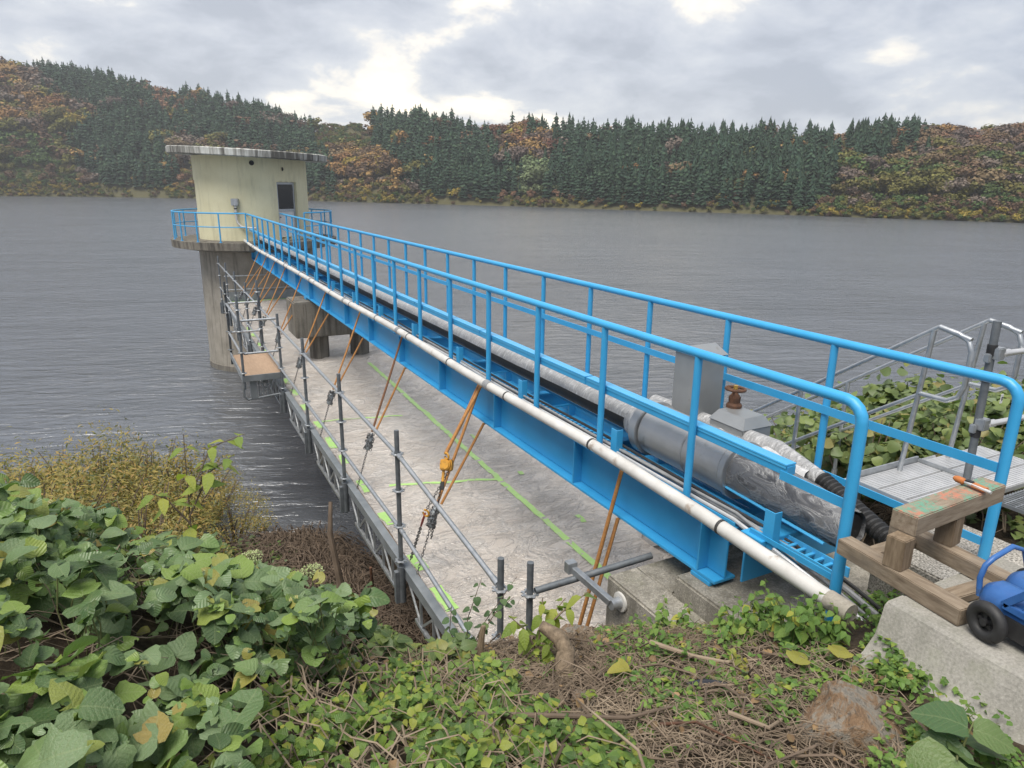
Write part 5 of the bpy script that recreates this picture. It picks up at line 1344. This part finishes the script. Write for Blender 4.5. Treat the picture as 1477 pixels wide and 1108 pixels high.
def joined(name, items, tpls, mat, parent=None):
    """join leaves (pos, normal, spin, size, variant) into one mesh object"""
    Vs, Fs, base, Ls = [], [], 0, []
    for k, (tv, tf) in enumerate(tpls):
        it = [l for l in items if l[4] == k]
        if not it: continue
        Rm = rot_from_normal(np.array([tuple(l[1]) for l in it]), np.array([l[2] for l in it]))
        P = np.einsum('nij,kj->nki', Rm, tv) * np.array([l[3] for l in it])[:, None, None] + np.array([tuple(l[0]) for l in it])[:, None]
        Ls.append(np.tile(tv, (len(it), 1))); Vs.append(P.reshape(-1, 3)); Fs.append((tf[None] + (np.arange(len(it)) * len(tv))[:, None, None]).reshape(-1, tf.shape[1]) + base); base += len(it) * len(tv)
    if not Vs: print('EMPTY', name); return bpy.data.objects.new(name, None)
    o_ = off(parent)
    me = np_mesh(name, np.concatenate(Vs) - np.array([tuple(o_)]), [np.concatenate(Fs)], mat, True); leafco(me, np.concatenate(Ls))
    o = bpy.data.objects.new(name, me); C.objects.link(o)
    if parent: o.parent = parent
    return o
o = joined('leaf_mass', leaves[300:], KT, 'kudzu_leaf', kz); o['kind'] = 'stuff'
sb = MB()
for (c_, nn, sp_n, s_, k) in leaves[:900:3]:
    g = Vector((c_.x + rnd.uniform(-.1, .1), c_.y + rnd.uniform(-.05, .12), g_fast(c_.x, c_.y)))
    sb.tube([g, (g + c_) / 2 + Vector((rnd.uniform(-.03, .03), 0, 0.03)), c_], 0.0025, 4, False)
o = sb.build('stem_mass', 'green_stem', kz); o['kind'] = 'stuff'

# --- small bright ground cover
def cover(name, n, xr, yr, poly, size, mat, label, hmax=0.16, cat='ground cover'):
    it = []
    for (x, y) in region_points(n, xr, yr, poly):
        if mnoise.noise((x * 3.1, y * 3.1, 5)) < -0.06 and rnd.random() < 0.85: continue
        c_ = Vector((x, y, g_fast(x, y) + 0.02 + hmax * rnd.random() * (0.5 + abs(mnoise.noise((x * 2, y * 2, 1))))))
        y0_ = rnd.uniform(0, 6.28)
        for j in range(3):
            it.append((c_ + Vector((rnd.gauss(0, .012), rnd.gauss(0, .012), rnd.gauss(0, .008))), Vector((rnd.gauss(0, .4), rnd.gauss(-.2, .4), 1)).normalized(), y0_ + j * 2.1 + rnd.gauss(0, .3), size * rnd.uniform(0.5, 1.7), 0))
    o = joined(name, it, [ST], mat); tag(o, label, cat, kind='stuff'); return o
cover('ground_cover', 2300, (0.1, 2.4), (0.8, 2.9), [(380, 960), (520, 905), (620, 925), (760, 985), (900, 1060), (960, 1160), (340, 1180)], 0.034, 'bright_leaf', 'bright yellow-green small-leaved ground cover spreading over the bank below the kudzu')
cover('ground_cover', 1700, (1.6, 3.3), (1.2, 3.4), [(860, 880), (1080, 890), (1260, 930), (1300, 985), (1150, 1030), (930, 1040), (850, 950)], 0.026, 'weed_leaf', 'low green weeds creeping over the soil in front of the abutment', 0.08)
cover('ground_cover', 1000, (2.2, 3.4), (0.4, 2.0), [(1240, 900), (1300, 920), (1477, 1050), (1490, 1150), (1330, 1150), (1240, 1090), (1290, 1000)], 0.024, 'weed_leaf', 'small weeds growing along the foot of the concrete plinth around the rock', 0.12)
cover('ground_cover', 1500, (-0.4, 2.4), (3.0, 11.5), [(340, 690), (470, 720), (540, 780), (620, 900), (700, 960), (520, 930), (440, 830), (330, 760)], 0.06, 'bank_leaf', 'scattered green seedlings on the shaded bank beside the scaffold edge', 0.22)
cover('ground_cover', 420, (3.3, 4.6), (2.0, 3.2), [(1150, 790), (1300, 800), (1300, 900), (1180, 880)], 0.03, 'weed_leaf', 'weeds growing in the gap beneath the near end of the footbridge', 0.12)

# --- dry stems and litter
def stems(name, n, xr, yr, poly, L, r0, mat, label, lift=0.10):
    b = MB()
    for (x, y) in region_points(n, xr, yr, poly):
        a = rnd.uniform(0, 6.28); l_ = L * rnd.uniform(0.4, 1.5); p = Vector((x, y, 0)); pts = []
        cv = rnd.uniform(-1.0, 1.0)
        for q in range(5):
            pts.append(Vector((p.x, p.y, g_fast(p.x, p.y) + 0.012 + lift * rnd.random() * (0.4 + 0.6 * math.sin(q * 0.8)))))
            a += cv * 0.5 + rnd.gauss(0, 0.25); p += Vector((math.cos(a), math.sin(a), 0)) * l_ / 4
        b.tube(pts, r0 * rnd.uniform(0.5, 1.5), 4, False)
    o = b.build(name, mat); tag(o, label, 'dry stems', kind='stuff'); return o
stems('dry_stems', 4200, (0.6, 3.3), (0.9, 4.2), [(560, 880), (760, 900), (900, 890), (1060, 900), (1280, 960), (1310, 1150), (760, 1160), (620, 1000)], 0.26, 0.0019, 'dry_stem', 'tangled dry straw-coloured stems covering the open part of the bank', 0.09)
stems('dry_stems', 170, (0.6, 3.2), (0.9, 3.6), [(600, 900), (880, 900), (1250, 960), (1250, 1150), (740, 1160)], 0.5, 0.0045, 'dark_stem', 'darker woody vine runners lying over the dry stems of the bank', 0.13)
stems('dry_stems', 1500, (-0.4, 3.0), (3.2, 11), [(330, 690), (470, 700), (620, 880), (640, 930), (520, 900), (420, 830), (330, 770)], 0.6, 0.007, 'dark_stem', 'brown brushwood on the shaded slope beside the scaffold truss', 0.25)
stems('dry_stems', 420, (-2.2, 1.0), (1.0, 4.6), KP, 0.5, 0.0022, 'dry_stem', 'dry vine stems showing between the kudzu leaves', 0.22)
stems('dry_stems', 700, (5.2, 8.5), (3.2, 6.5), [(1080, 560), (1490, 540), (1490, 780), (1080, 740)], 0.8, 0.006, 'dry_stem', 'dry brushwood under the bushes beyond the stairs', 0.35)
it = []
for (x, y) in region_points(260, (0.5, 3.4), (0.8, 3.8), [(520, 880), (1100, 880), (1300, 960), (1477, 1080), (1400, 1160), (560, 1160)]):
    it.append((Vector((x, y, g_fast(x, y) + 0.03 + 0.05 * rnd.random())), Vector((rnd.gauss(0, .5), rnd.gauss(0, .5), 1)).normalized(), rnd.uniform(0, 6.28), rnd.uniform(0.018, 0.045), 0))
tag(joined('leaf_litter', it, [leaf_template(OV, -0.5, 0.3, 0.08, 8)], 'dead_leaf'), 'curled brown dead leaves scattered over the bank', 'leaf litter', kind='stuff')

# --- single leafy plants; every leaf a part
def plant(name, base, label, cat, spec, mat, tpl, size, stem_mat='green_stem', stem_r=0.003, group=None):
    """spec: list of stems, each list of points (relative); leaves in pairs along"""
    t_ = thing(name, base, label, cat, group); b = MB(); base = Vector(base)
    me = leaf_mesh(tpl, mat)
    for pts, n in spec:
        pp = [base + Vector(p) for p in pts]
        b.tube(pp, stem_r, 5, False, [stem_r * (1.2 - 0.8 * i / (len(pp) - 1)) for i in range(len(pp))])
        for k in range(n):
            f = 0.25 + 0.75 * (k + 0.5) / n; q = f * (len(pp) - 1); i = min(int(q), len(pp) - 2); c_ = pp[i] + (pp[i + 1] - pp[i]) * (q - i)
            a = k * 1.57 + rnd.gauss(0, 0.3)
            for sg in (0, math.pi):
                nn = Vector((0.35 * math.cos(a + sg) + rnd.gauss(0, .18), 0.35 * math.sin(a + sg) - 0.15 + rnd.gauss(0, .18), 1)).normalized()
                # leaf long axis (local +y) points outward along a
                M = rotm(nn, 0); yx = M.inverted() @ Vector((math.cos(a + sg), math.sin(a + sg), 0)); M = M @ Matrix.Rotation(math.atan2(-yx.x, yx.y), 3, 'Z')
                o = link('leaf', me, t_, c_ + Vector((math.cos(a + sg), math.sin(a + sg), 0)) * 0.008); o.rotation_euler = M.to_euler(); s_ = size * rnd.uniform(0.75, 1.2) * (1.15 - 0.5 * f); o.scale = (s_,) * 3
    b.build('stem', stem_mat, t_)
    return t_
def fan(n, h, spread, curve=0.4):
    out = []
    for k in range(n):
        a = rnd.uniform(0, 6.28); s_ = spread * rnd.random() ** 0.6; hh = h * rnd.uniform(0.6, 1.1)
        x0, y0_ = 0.35 * s_ * math.cos(a), 0.35 * s_ * math.sin(a)
        out.append(([(x0, y0_, -0.05), (x0 + 0.4 * (s_ * math.cos(a) - x0), y0_ + 0.4 * (s_ * math.sin(a) - y0_), hh * 0.6), (s_ * math.cos(a), s_ * math.sin(a), hh)], rnd.choice([3, 4, 4, 5])))
    return out
WT = leaf_template(SM, 0.3, 0.08, 0.02, 12)
def gp_(x, y, dz=0.0): return (x, y, g1(x, y) + dz)
WEEDS = [((2.98, 2.62), 12, 0.26, 0.18, 0.075, 'dense green weed against the lake end of the upper abutment block'), ((3.28, 2.16), 10, 0.2, 0.14, 0.06, 'green weed in front of the broken end of the white pipe'), ((3.06, 2.26), 14, 0.36, 0.20, 0.08, 'tall nettle-like green weed growing over the end of the white pipe'), ((3.25, 2.62), 9, 0.34, 0.14, 0.07, 'green weed standing against the white pipe just below the blue end post'), ((2.80, 2.55), 8, 0.16, 0.2, 0.06, 'low spreading green weed at the corner of the upper abutment block'),
         ((2.75, 3.05), 9, 0.20, 0.22, 0.065, 'bushy green weed in front of the lower abutment step'), ((2.45, 2.75), 8, 0.15, 0.2, 0.055, 'small green weed on the soil near the broken branch'), ((3.08, 1.72), 8, 0.12, 0.16, 0.05, 'green weed at the flared foot of the concrete plinth'), ((2.95, 1.35), 7, 0.16, 0.18, 0.05, 'green clump between the rock and the plinth'),
         ((3.5, 2.75), 7, 0.16, 0.2, 0.05, 'weed growing under the pipe bracket behind the blue end post')]
for (xy, n, h, sp_w, sz_, lab) in WEEDS: plant('leafy_weed', gp_(*xy), lab, 'weed', fan(n, h, sp_w), 'weed_leaf', WT, sz_)
plant('yellow_weed', gp_(2.55, 2.2), 'small yellow-leaved weed beside the pale broken branch', 'weed', fan(5, 0.10, 0.10), 'yellow_leaf', WT, 0.05)
SPL = leaf_template([(0.0, 0.01), (0.15, 0.20), (0.4, 0.30), (0.65, 0.25), (0.85, 0.11), (1.0, 0.004)], 0.35, 0.08, 0.02, 14)
plant('sapling', gp_(1.74, 2.98, 0.0), 'yellow-green broad-leaved sapling standing before the two short scaffold posts', 'sapling',
      [([(0, 0, -.05), (0.02, 0, 0.25), (0.05, 0.03, 0.42)], 4), ([(0, 0, 0.1), (0.10, 0.02, 0.28), (0.20, 0.02, 0.38)], 4), ([(0, 0, 0.1), (-0.08, 0.02, 0.26), (-0.15, 0.04, 0.34)], 4), ([(0.02, 0, .2), (0.12, -0.05, 0.34), (0.30, -0.08, 0.46)], 3), ([(0, 0, 0.05), (0.0, -0.08, 0.16), (0.02, -0.14, 0.24)], 3)], 'sapling_leaf', SPL, 0.13, 'bark', 0.007)
plant('oval_leaf_sprig', gp_(1.45, 3.35), 'dark oval-leaved sprig crossing the near end of the guard rails', 'sprig',
      [([(0, 0, 0), (0.02, 0.02, 0.30), (0.12, 0.03, 0.55)], 5), ([(0, 0, 0), (0.12, 0.02, 0.22), (0.36, 0.02, 0.50)], 5), ([(0, 0, 0), (-0.10, 0.02, 0.25), (-0.08, 0.03, 0.42)], 4), ([(0.05, 0, 0.1), (0.2, 0, 0.3), (0.34, 0.02, 0.36)], 4)], 'dark_oval_leaf', leaf_template(OV, 0.2, 0.06, 0.02, 15), 0.062, 'dark_stem', 0.004)
plant('compound_leaf_sapling', gp_(0.02, 3.75), 'slender yellow-green sapling with pointed leaflets rising above the kudzu', 'sapling',
      [([(0, 0, 0), (0.0, 0.02, 0.45), (0.02, 0.03, 0.95)], 5), ([(0, 0, .5), (0.12, 0.02, 0.72), (0.25, 0.02, 0.80)], 4), ([(0, 0, .45), (-0.10, 0.0, 0.62), (-0.16, 0, 0.66)], 3), ([(0.01, 0, .6), (0.14, 0.05, 0.85), (0.32, 0.05, 0.90)], 4)], 'sapling_leaf', leaf_template(NAR, 0.2, 0.06, 0.02, 16), 0.13, 'dark_stem', 0.005)
BL = leaf_template(OV, 0.22, 0.05, 0.03, 17)
plant('broad_leaf_plant', gp_(2.62, 1.14, 0.08), 'large broad-leaved green plant at the foot of the plinth', 'plant', [([(0, 0, 0), (0.02, 0, 0.12), (0.05, 0, 0.20)], 2), ([(0, 0, 0), (-.06, -.02, 0.10), (-.12, -.05, 0.13)], 1)], 'dark_oval_leaf', BL, 0.23, 'green_stem', 0.006)
plant('broad_leaf_plant', gp_(1.95, 0.98, 0.0), 'broad green leaves on the soil below the rock', 'plant', [([(0, 0, 0), (0.02, 0, 0.06), (0.05, 0, 0.12)], 2)], 'weed_leaf', BL, 0.14, 'green_stem', 0.005)
plant('broad_leaf_plant', gp_(1.45, 1.02, 0.0), 'single broad-leaved seedling among the dry stems of the bank', 'plant', [([(0, 0, 0), (0.02, 0, 0.05), (0.03, 0, 0.10)], 1)], 'weed_leaf', BL, 0.13, 'green_stem', 0.005)
for i, (x, y, h) in enumerate(((0.72, 4.35, 0.75), (0.55, 4.05, 0.42), (0.36, 4.6, 0.72))):
    t_ = thing('umbel_flower', gp_(x, y), ['tallest pale green domed flower head above the shaded slope', 'smaller pale green flower head low beside the taller umbel', 'flat pale green flower head near the slender sapling'][i], 'flower')
    g = g1(x, y); b = MB(); b.tube([(x, y, g), (x + .01, y, g + h)], 0.005, 5, False)
    for k in range(14):
        a = k * 0.45; b.tube([(x + .01, y, g + h), (x + .01 + 0.055 * math.cos(a) * (0.4 + 0.6 * (k % 3) / 2), y + 0.055 * math.sin(a) * (0.4 + 0.6 * (k % 3) / 2), g + h + 0.05)], 0.0015, 4, False)
    b.build('stem', 'green_stem', t_)
    it = []
    for k in range(220):
        a = rnd.uniform(0, 6.28); rr = 0.08 * math.sqrt(rnd.random()); it.append((Vector((x + .01 + rr * math.cos(a), y + rr * math.sin(a), g + h + 0.055 + 0.03 * (1 - (rr / 0.08) ** 2) + rnd.uniform(-.02, .008))), Vector((rnd.gauss(0, .5), rnd.gauss(0, .5), 1)).normalized(), a, rnd.uniform(0.008, 0.016), 0))
    joined('flower_head', it, [ST], 'umbel', t_)

# --- shrubs built from leaf clouds
def shrub_mesh(seed, n, leaf, mat, tpl, flat=0.8, stretch_up=0.3):
    r_ = np.random.RandomState(seed)
    lob = [(r_.uniform(-.55, .55), r_.uniform(-.55, .55), r_.uniform(.35, .75), r_.uniform(.22, .42)) for _ in range(11)]
    P = []; N = []
    for i in range(n):
        lx, ly, lz, lr = lob[r_.randint(len(lob))]
        d_ = r_.normal(size=3); d_ /= np.linalg.norm(d_); rr = lr * r_.rand() ** 0.35
        p = np.array([lx, ly, lz]) + d_ * rr * np.array([1, 1, flat]); 
        if r_.rand() < 0.12: p[2] += r_.rand() * stretch_up
        P.append(p); N.append(d_ * 0.6 + r_.normal(size=3) * 0.45 + np.array([0, -0.1, 0.7]))
    Rm = rot_from_normal(np.array(N), r_.uniform(0, 6.28, n))
    return scatter('foliage', tpl[0], tpl[1], np.array(P), Rm, leaf * r_.uniform(0.6, 1.35, (n, 1)), mat)
def stem_mesh(seed, mat):
    r_ = random.Random(seed); b = MB()
    for k in range(16):
        a = r_.uniform(0, 6.28); s_ = r_.uniform(0.1, 0.75)
        b.tube([(0.05 * math.cos(a), 0.05 * math.sin(a), -0.25), (0.5 * s_ * math.cos(a), 0.5 * s_ * math.sin(a), 0.35), (s_ * math.cos(a + .2), s_ * math.sin(a + .2), 0.85)], 0.012, 5, False, [0.02, 0.012, 0.004])
    return b.mesh('stems', mat)
WN = leaf_template([(0, .02), (0.4, 0.15), (1, .005)], 0.1, 0.05, 0.0, 20)
wil = [shrub_mesh(60 + i, 3600, 0.055, 'willow_leaf', WN, 0.75, 0.35) for i in range(3)]
wst = stem_mesh(3, 'dark_stem')
WIL = [(-6.2, 17.0, 1.5), (-5.0, 17.2, 1.55), (-3.9, 16.6, 1.5), (-2.8, 16.9, 1.3), (-1.9, 16.0, 1.45), (-0.9, 16.2, 1.35), (0.0, 15.4, 1.35), (0.35, 15.2, 0.9), (0.95, 14.2, 0.75), (-4.6, 14.6, 1.4), (-3.0, 14.3, 1.4), (-1.6, 13.9, 1.4), (-0.5, 13.4, 1.15), (-2.4, 11.8, 1.3), (-0.9, 11.2, 1.3), (-0.2, 10.2, 0.8)]
WIL = [(x, y + 1.2, s_ * 1.45) for x, y, s_ in WIL]
for i, (x, y, s_) in enumerate(WIL):
    t_ = thing('shoreline_shrub', (x, y, max(g1(x, y), WATER - 0.1)), 'yellow-brown small-leaved shrub in the thicket at the lake edge behind the kudzu', 'shrub', 'yellow-brown shrubs at the lake edge')
    t_.rotation_euler.z = rnd.uniform(0, 6.28); t_.scale = (s_, s_, s_ * rnd.uniform(0.85, 1.05))
    for nm, me in (('foliage', wil[i % 3]), ('stems', wst)):
        c = bpy.data.objects.new(nm, me); C.objects.link(c); c.parent = t_
bsh = [shrub_mesh(80 + i, 1900, 0.078, 'bank_leaf', leaf_template(OV, 0.25, 0.06, 0.03, 30 + i), 0.7, 0.3) for i in range(3)]
bst = stem_mesh(4, 'dry_stem')
BSH = [(6.9, 4.5, .95), (7.6, 3.9, .8), (8.3, 4.6, .95), (7.3, 5.4, .95), (8.2, 5.7, 1.0), (9.2, 4.6, .95), (9.4, 5.9, 1.0), (10.4, 5.0, 1.0), (11.4, 5.7, 1.05), (7.1, 6.1, .85), (7.6, 7.0, .9), (8.7, 3.5, .9), (12.6, 5.0, 1.1), (10.2, 3.9, .9), (9.0, 7.2, 1.0), (10.8, 6.9, 1.0), (7.6, 8.2, .9), (8.0, 8.6, .9), (13.8, 5.6, 1.1), (6.95, 3.55, .45), (9.8, 2.9, 0.9), (11.5, 3.6, 1.0)]
BSH = [(x, y, s_ * (1.32 if s_ > 0.6 else 1)) for x, y, s_ in BSH]
for i, (x, y, s_) in enumerate(BSH):
    t_ = thing('bank_shrub', (x, y, max(g1(x, y), WATER - 0.1)), 'green leafy bush on the bank beyond the aluminium stairs', 'bush', 'green bushes beyond the stairs')
    t_.rotation_euler.z = rnd.uniform(0, 6.28); t_.scale = (s_, s_, s_)
    for nm, me in (('foliage', bsh[i % 3]), ('stems', bst)):
        c = bpy.data.objects.new(nm, me); C.objects.link(c); c.parent = t_

# --- rock, stump, branches, scraps
def stone(name, c_, s_, seed, label):
    bm = bmesh.new(); bmesh.ops.create_icosphere(bm, subdivisions=5, radius=1)
    for v in bm.verts:
        p = v.co.copy()
        k = 1 + 0.42 * mnoise.noise(p * 0.9 + Vector((seed, 0, 0))) + 0.12 * mnoise.noise(p * 2.3 + Vector((0, seed, 0))) + 0.05 * mnoise.noise(p * 6 + Vector((seed, seed, 0)))
        q = p * k
        for nrm, dd in (((0.2, -0.5, 0.85), 0.62), ((-0.9, -0.3, 0.2), 0.72), ((0.3, -0.95, 0.1), 0.70), ((0.8, 0.2, 0.6), 0.75)):
            n_ = Vector(nrm).normalized(); ex = q.dot(n_) - dd
            if ex > 0: q -= n_ * ex * 0.97
        v.co = q
    me = bpy.data.meshes.new(name); bm.to_mesh(me); bm.free(); me.materials.append(MATS['rock']); me.shade_smooth(); me.set_sharp_from_angle(angle=R(22))
    o = link(name, me, None, c_); o.scale = s_; o.rotation_euler = (0, 0, 0.5); return tag(o, label, 'rock')
stone('rock', (2.60, 1.54, g1(2.60, 1.54) - 0.04), (0.29, 0.25, 0.24), 3.1, 'large brown and grey rock half sunk in the bank near the plinth')
stone('rock', (2.42, 3.62, g1(2.42, 3.62) + 0.02), (0.22, 0.14, 0.10), 8.0, 'flat pale grey stone at the edge of the scaffold sheet by the slings')
stone('rock', (1.62, 2.30, g1(1.62, 2.30) + 0.02), (0.08, 0.06, 0.05), 5.0, 'small grey stone among dry stems near the stump')
sx0, sy0 = 1.72, 2.66; g = g1(sx0, sy0)
stp = thing('tree_stump', (sx0, sy0, g), 'pale brown broken stump with root below the yellow-green sapling', 'stump')
b = MB(); b.tube([(sx0 - 0.02, sy0 - 0.06, g - 0.1), (sx0, sy0, g + 0.05), (sx0 + 0.05, sy0 + 0.05, g + 0.13), (sx0 + 0.03, sy0 + 0.10, g + 0.19), (sx0 - 0.05, sy0 + 0.16, g + 0.25)], 0.05, 12, True, [0.085, 0.06, 0.05, 0.045, 0.03]); b.build('trunk', 'bark', stp)
b = MB(); b.tube([(sx0, sy0, g + 0.02), (sx0 - 0.12, sy0 - 0.12, g + 0.02), (sx0 - 0.3, sy0 - 0.2, g1(sx0 - 0.3, sy0 - 0.2))], 0.03, 8, True, [0.05, 0.03, 0.015]); b.build('root', 'bark', stp)
def branch(pts, r_, mat, label, nm='broken_branch'):
    P = [Vector((x, y, g1(x, y) + dz)) for x, y, dz in pts]; b = MB(); b.tube(P, r_, 8, True, [r_ * (1 - 0.6 * i / (len(P) - 1)) for i in range(len(P))]); tag(b.build(nm, mat), label, 'branch')
branch([(2.28, 2.62, 0.14), (2.40, 2.40, 0.08), (2.52, 2.28, 0.05), (2.68, 2.2, 0.05)], 0.016, 'dry_stem', 'pale broken branch leaning beside the yellow weed')
branch([(2.05, 1.80, 0.10), (2.15, 1.66, 0.07), (2.30, 1.70, 0.06), (2.36, 1.78, 0.06)], 0.012, 'dry_stem', 'bent bare root piece above the dry stems near the rock')
branch([(1.0, 2.2, 0.10), (1.3, 2.05, 0.12), (1.6, 1.95, 0.10), (1.9, 1.98, 0.08)], 0.014, 'dark_stem', 'long dark vine runner crossing the bank below the stump')
branch([(1.35, 1.45, 0.05), (1.42, 1.65, 0.15), (1.38, 1.9, 0.2), (1.48, 2.15, 0.12)], 0.008, 'dry_stem', 'thin pale vine arching upward in the dry stems')
branch([(1.75, 1.9, 0.06), (1.86, 1.8, 0.1), (2.0, 1.5, 0.05)], 0.008, 'rust', 'thin reddish twig lying across the dry stems')
x, y = 2.22, 2.12; g = g1(x, y)
b = MB(); b.tube([(x - 0.09, y + 0.03, g + 0.07), (x, y, g + 0.075), (x + 0.10, y - 0.05, g + 0.06)], 0.02, 8, True, [0.012, 0.026, 0.008])
b.v = [(p[0], p[1], g + 0.068 + (p[2] - g - 0.068) * 0.35) for p in b.v]
m, t = material('black_plastic'); setp(t, col=(0.02, 0.021, 0.026), rough=0.25)
tag(b.build('plastic_scrap', 'black_plastic'), 'shiny black plastic scrap lying on the weeds before the abutment', 'scrap')
lf = leaf_mesh(leaf_template(LOB, 0.3, 0.15, 0.04, 50), 'yellow_leaf')
for i, (x, y, a, lab) in enumerate(((1.98, 2.42, 1.3, 'big fallen yellow-green leaf lying on the dry stems'), (2.72, 2.0, -1.2, 'fallen yellowing leaf on the soil above the rock'), (2.95, 1.92, -1.0, 'speckled yellow fallen leaf next to the plinth weeds'))):
    o = link('fallen_leaf', lf, None, (x, y, g1(x, y) + 0.09)); o.rotation_euler = (0.25, 0.1, a); o.scale = (0.12,) * 3; tag(o, lab, 'leaf')
b = MB(); x, y = 1.42, 3.12; g = g1(x, y); b.cyl((x, y, g), (x + 0.05, y + 0.02, g + 0.26), 0.028, 9, 0.016); tag(b.build('cut_stem', 'timber_z', None, bevel=0.004), 'split pale wooden stem poking up at the end of the guard rail', 'stem')

cover('ground_cover', 260, (0.8, 2.6), (0.9, 3.0), [(640, 930), (1130, 960), (1150, 1150), (700, 1150)], 0.03, 'bright_leaf', 'sparse bright seedlings pushing through the dry stems of the open bank', 0.09)

stems('dry_stems', 260, (0.2, 1.8), (0.9, 2.9), [(380, 960), (760, 960), (800, 1150), (360, 1150)], 0.35, 0.003, 'dry_stem', 'thin brown stalks standing among the bright ground cover', 0.2)

stems('dry_stems', 1800, (-0.2, 2.6), (6.5, 14.5), [(360, 680), (470, 700), (560, 870), (480, 850), (370, 780)], 0.9, 0.008, 'dark_stem', 'dark tangled brush at the water line beside the scaffold truss', 0.5)
branch([(1.95, 9.4, -0.2), (1.98, 9.4, 0.7), (1.9, 9.5, 1.5), (1.98, 9.7, 2.0)], 0.07, 'dark_stem', 'dark bare tree trunk standing at the water line beside the truss', 'dead_trunk')
branch([(1.9, 8.6, 0.35), (2.1, 8.5, 0.25), (2.2, 8.3, 0.5), (2.15, 8.2, 1.2)], 0.05, 'rust', 'bent reddish-brown branch below the scaffold edge', 'bent_branch')
ALL = [(-1e6, -1e6), (1e6, -1e6), (1e6, 1e6), (-1e6, 1e6)]
cover('ground_cover', 1500, (5.6, 11), (-1.5, 3.3), ALL, 0.07, 'bank_leaf', 'leafy green weeds covering the bank beside the path beyond the landing', 0.25)
cover('ground_cover', 700, (-5.0, -1.6), (1.0, 6.0), ALL, 0.09, 'kudzu_leaf', 'outlying kudzu leaves further along the bank', 0.3)

cover('ground_cover', 1300, (-0.3, 2.2), (7.5, 14.2), ALL, 0.085, 'bank_leaf', 'low green undergrowth between the brushwood below the scaffold edge', 0.4)
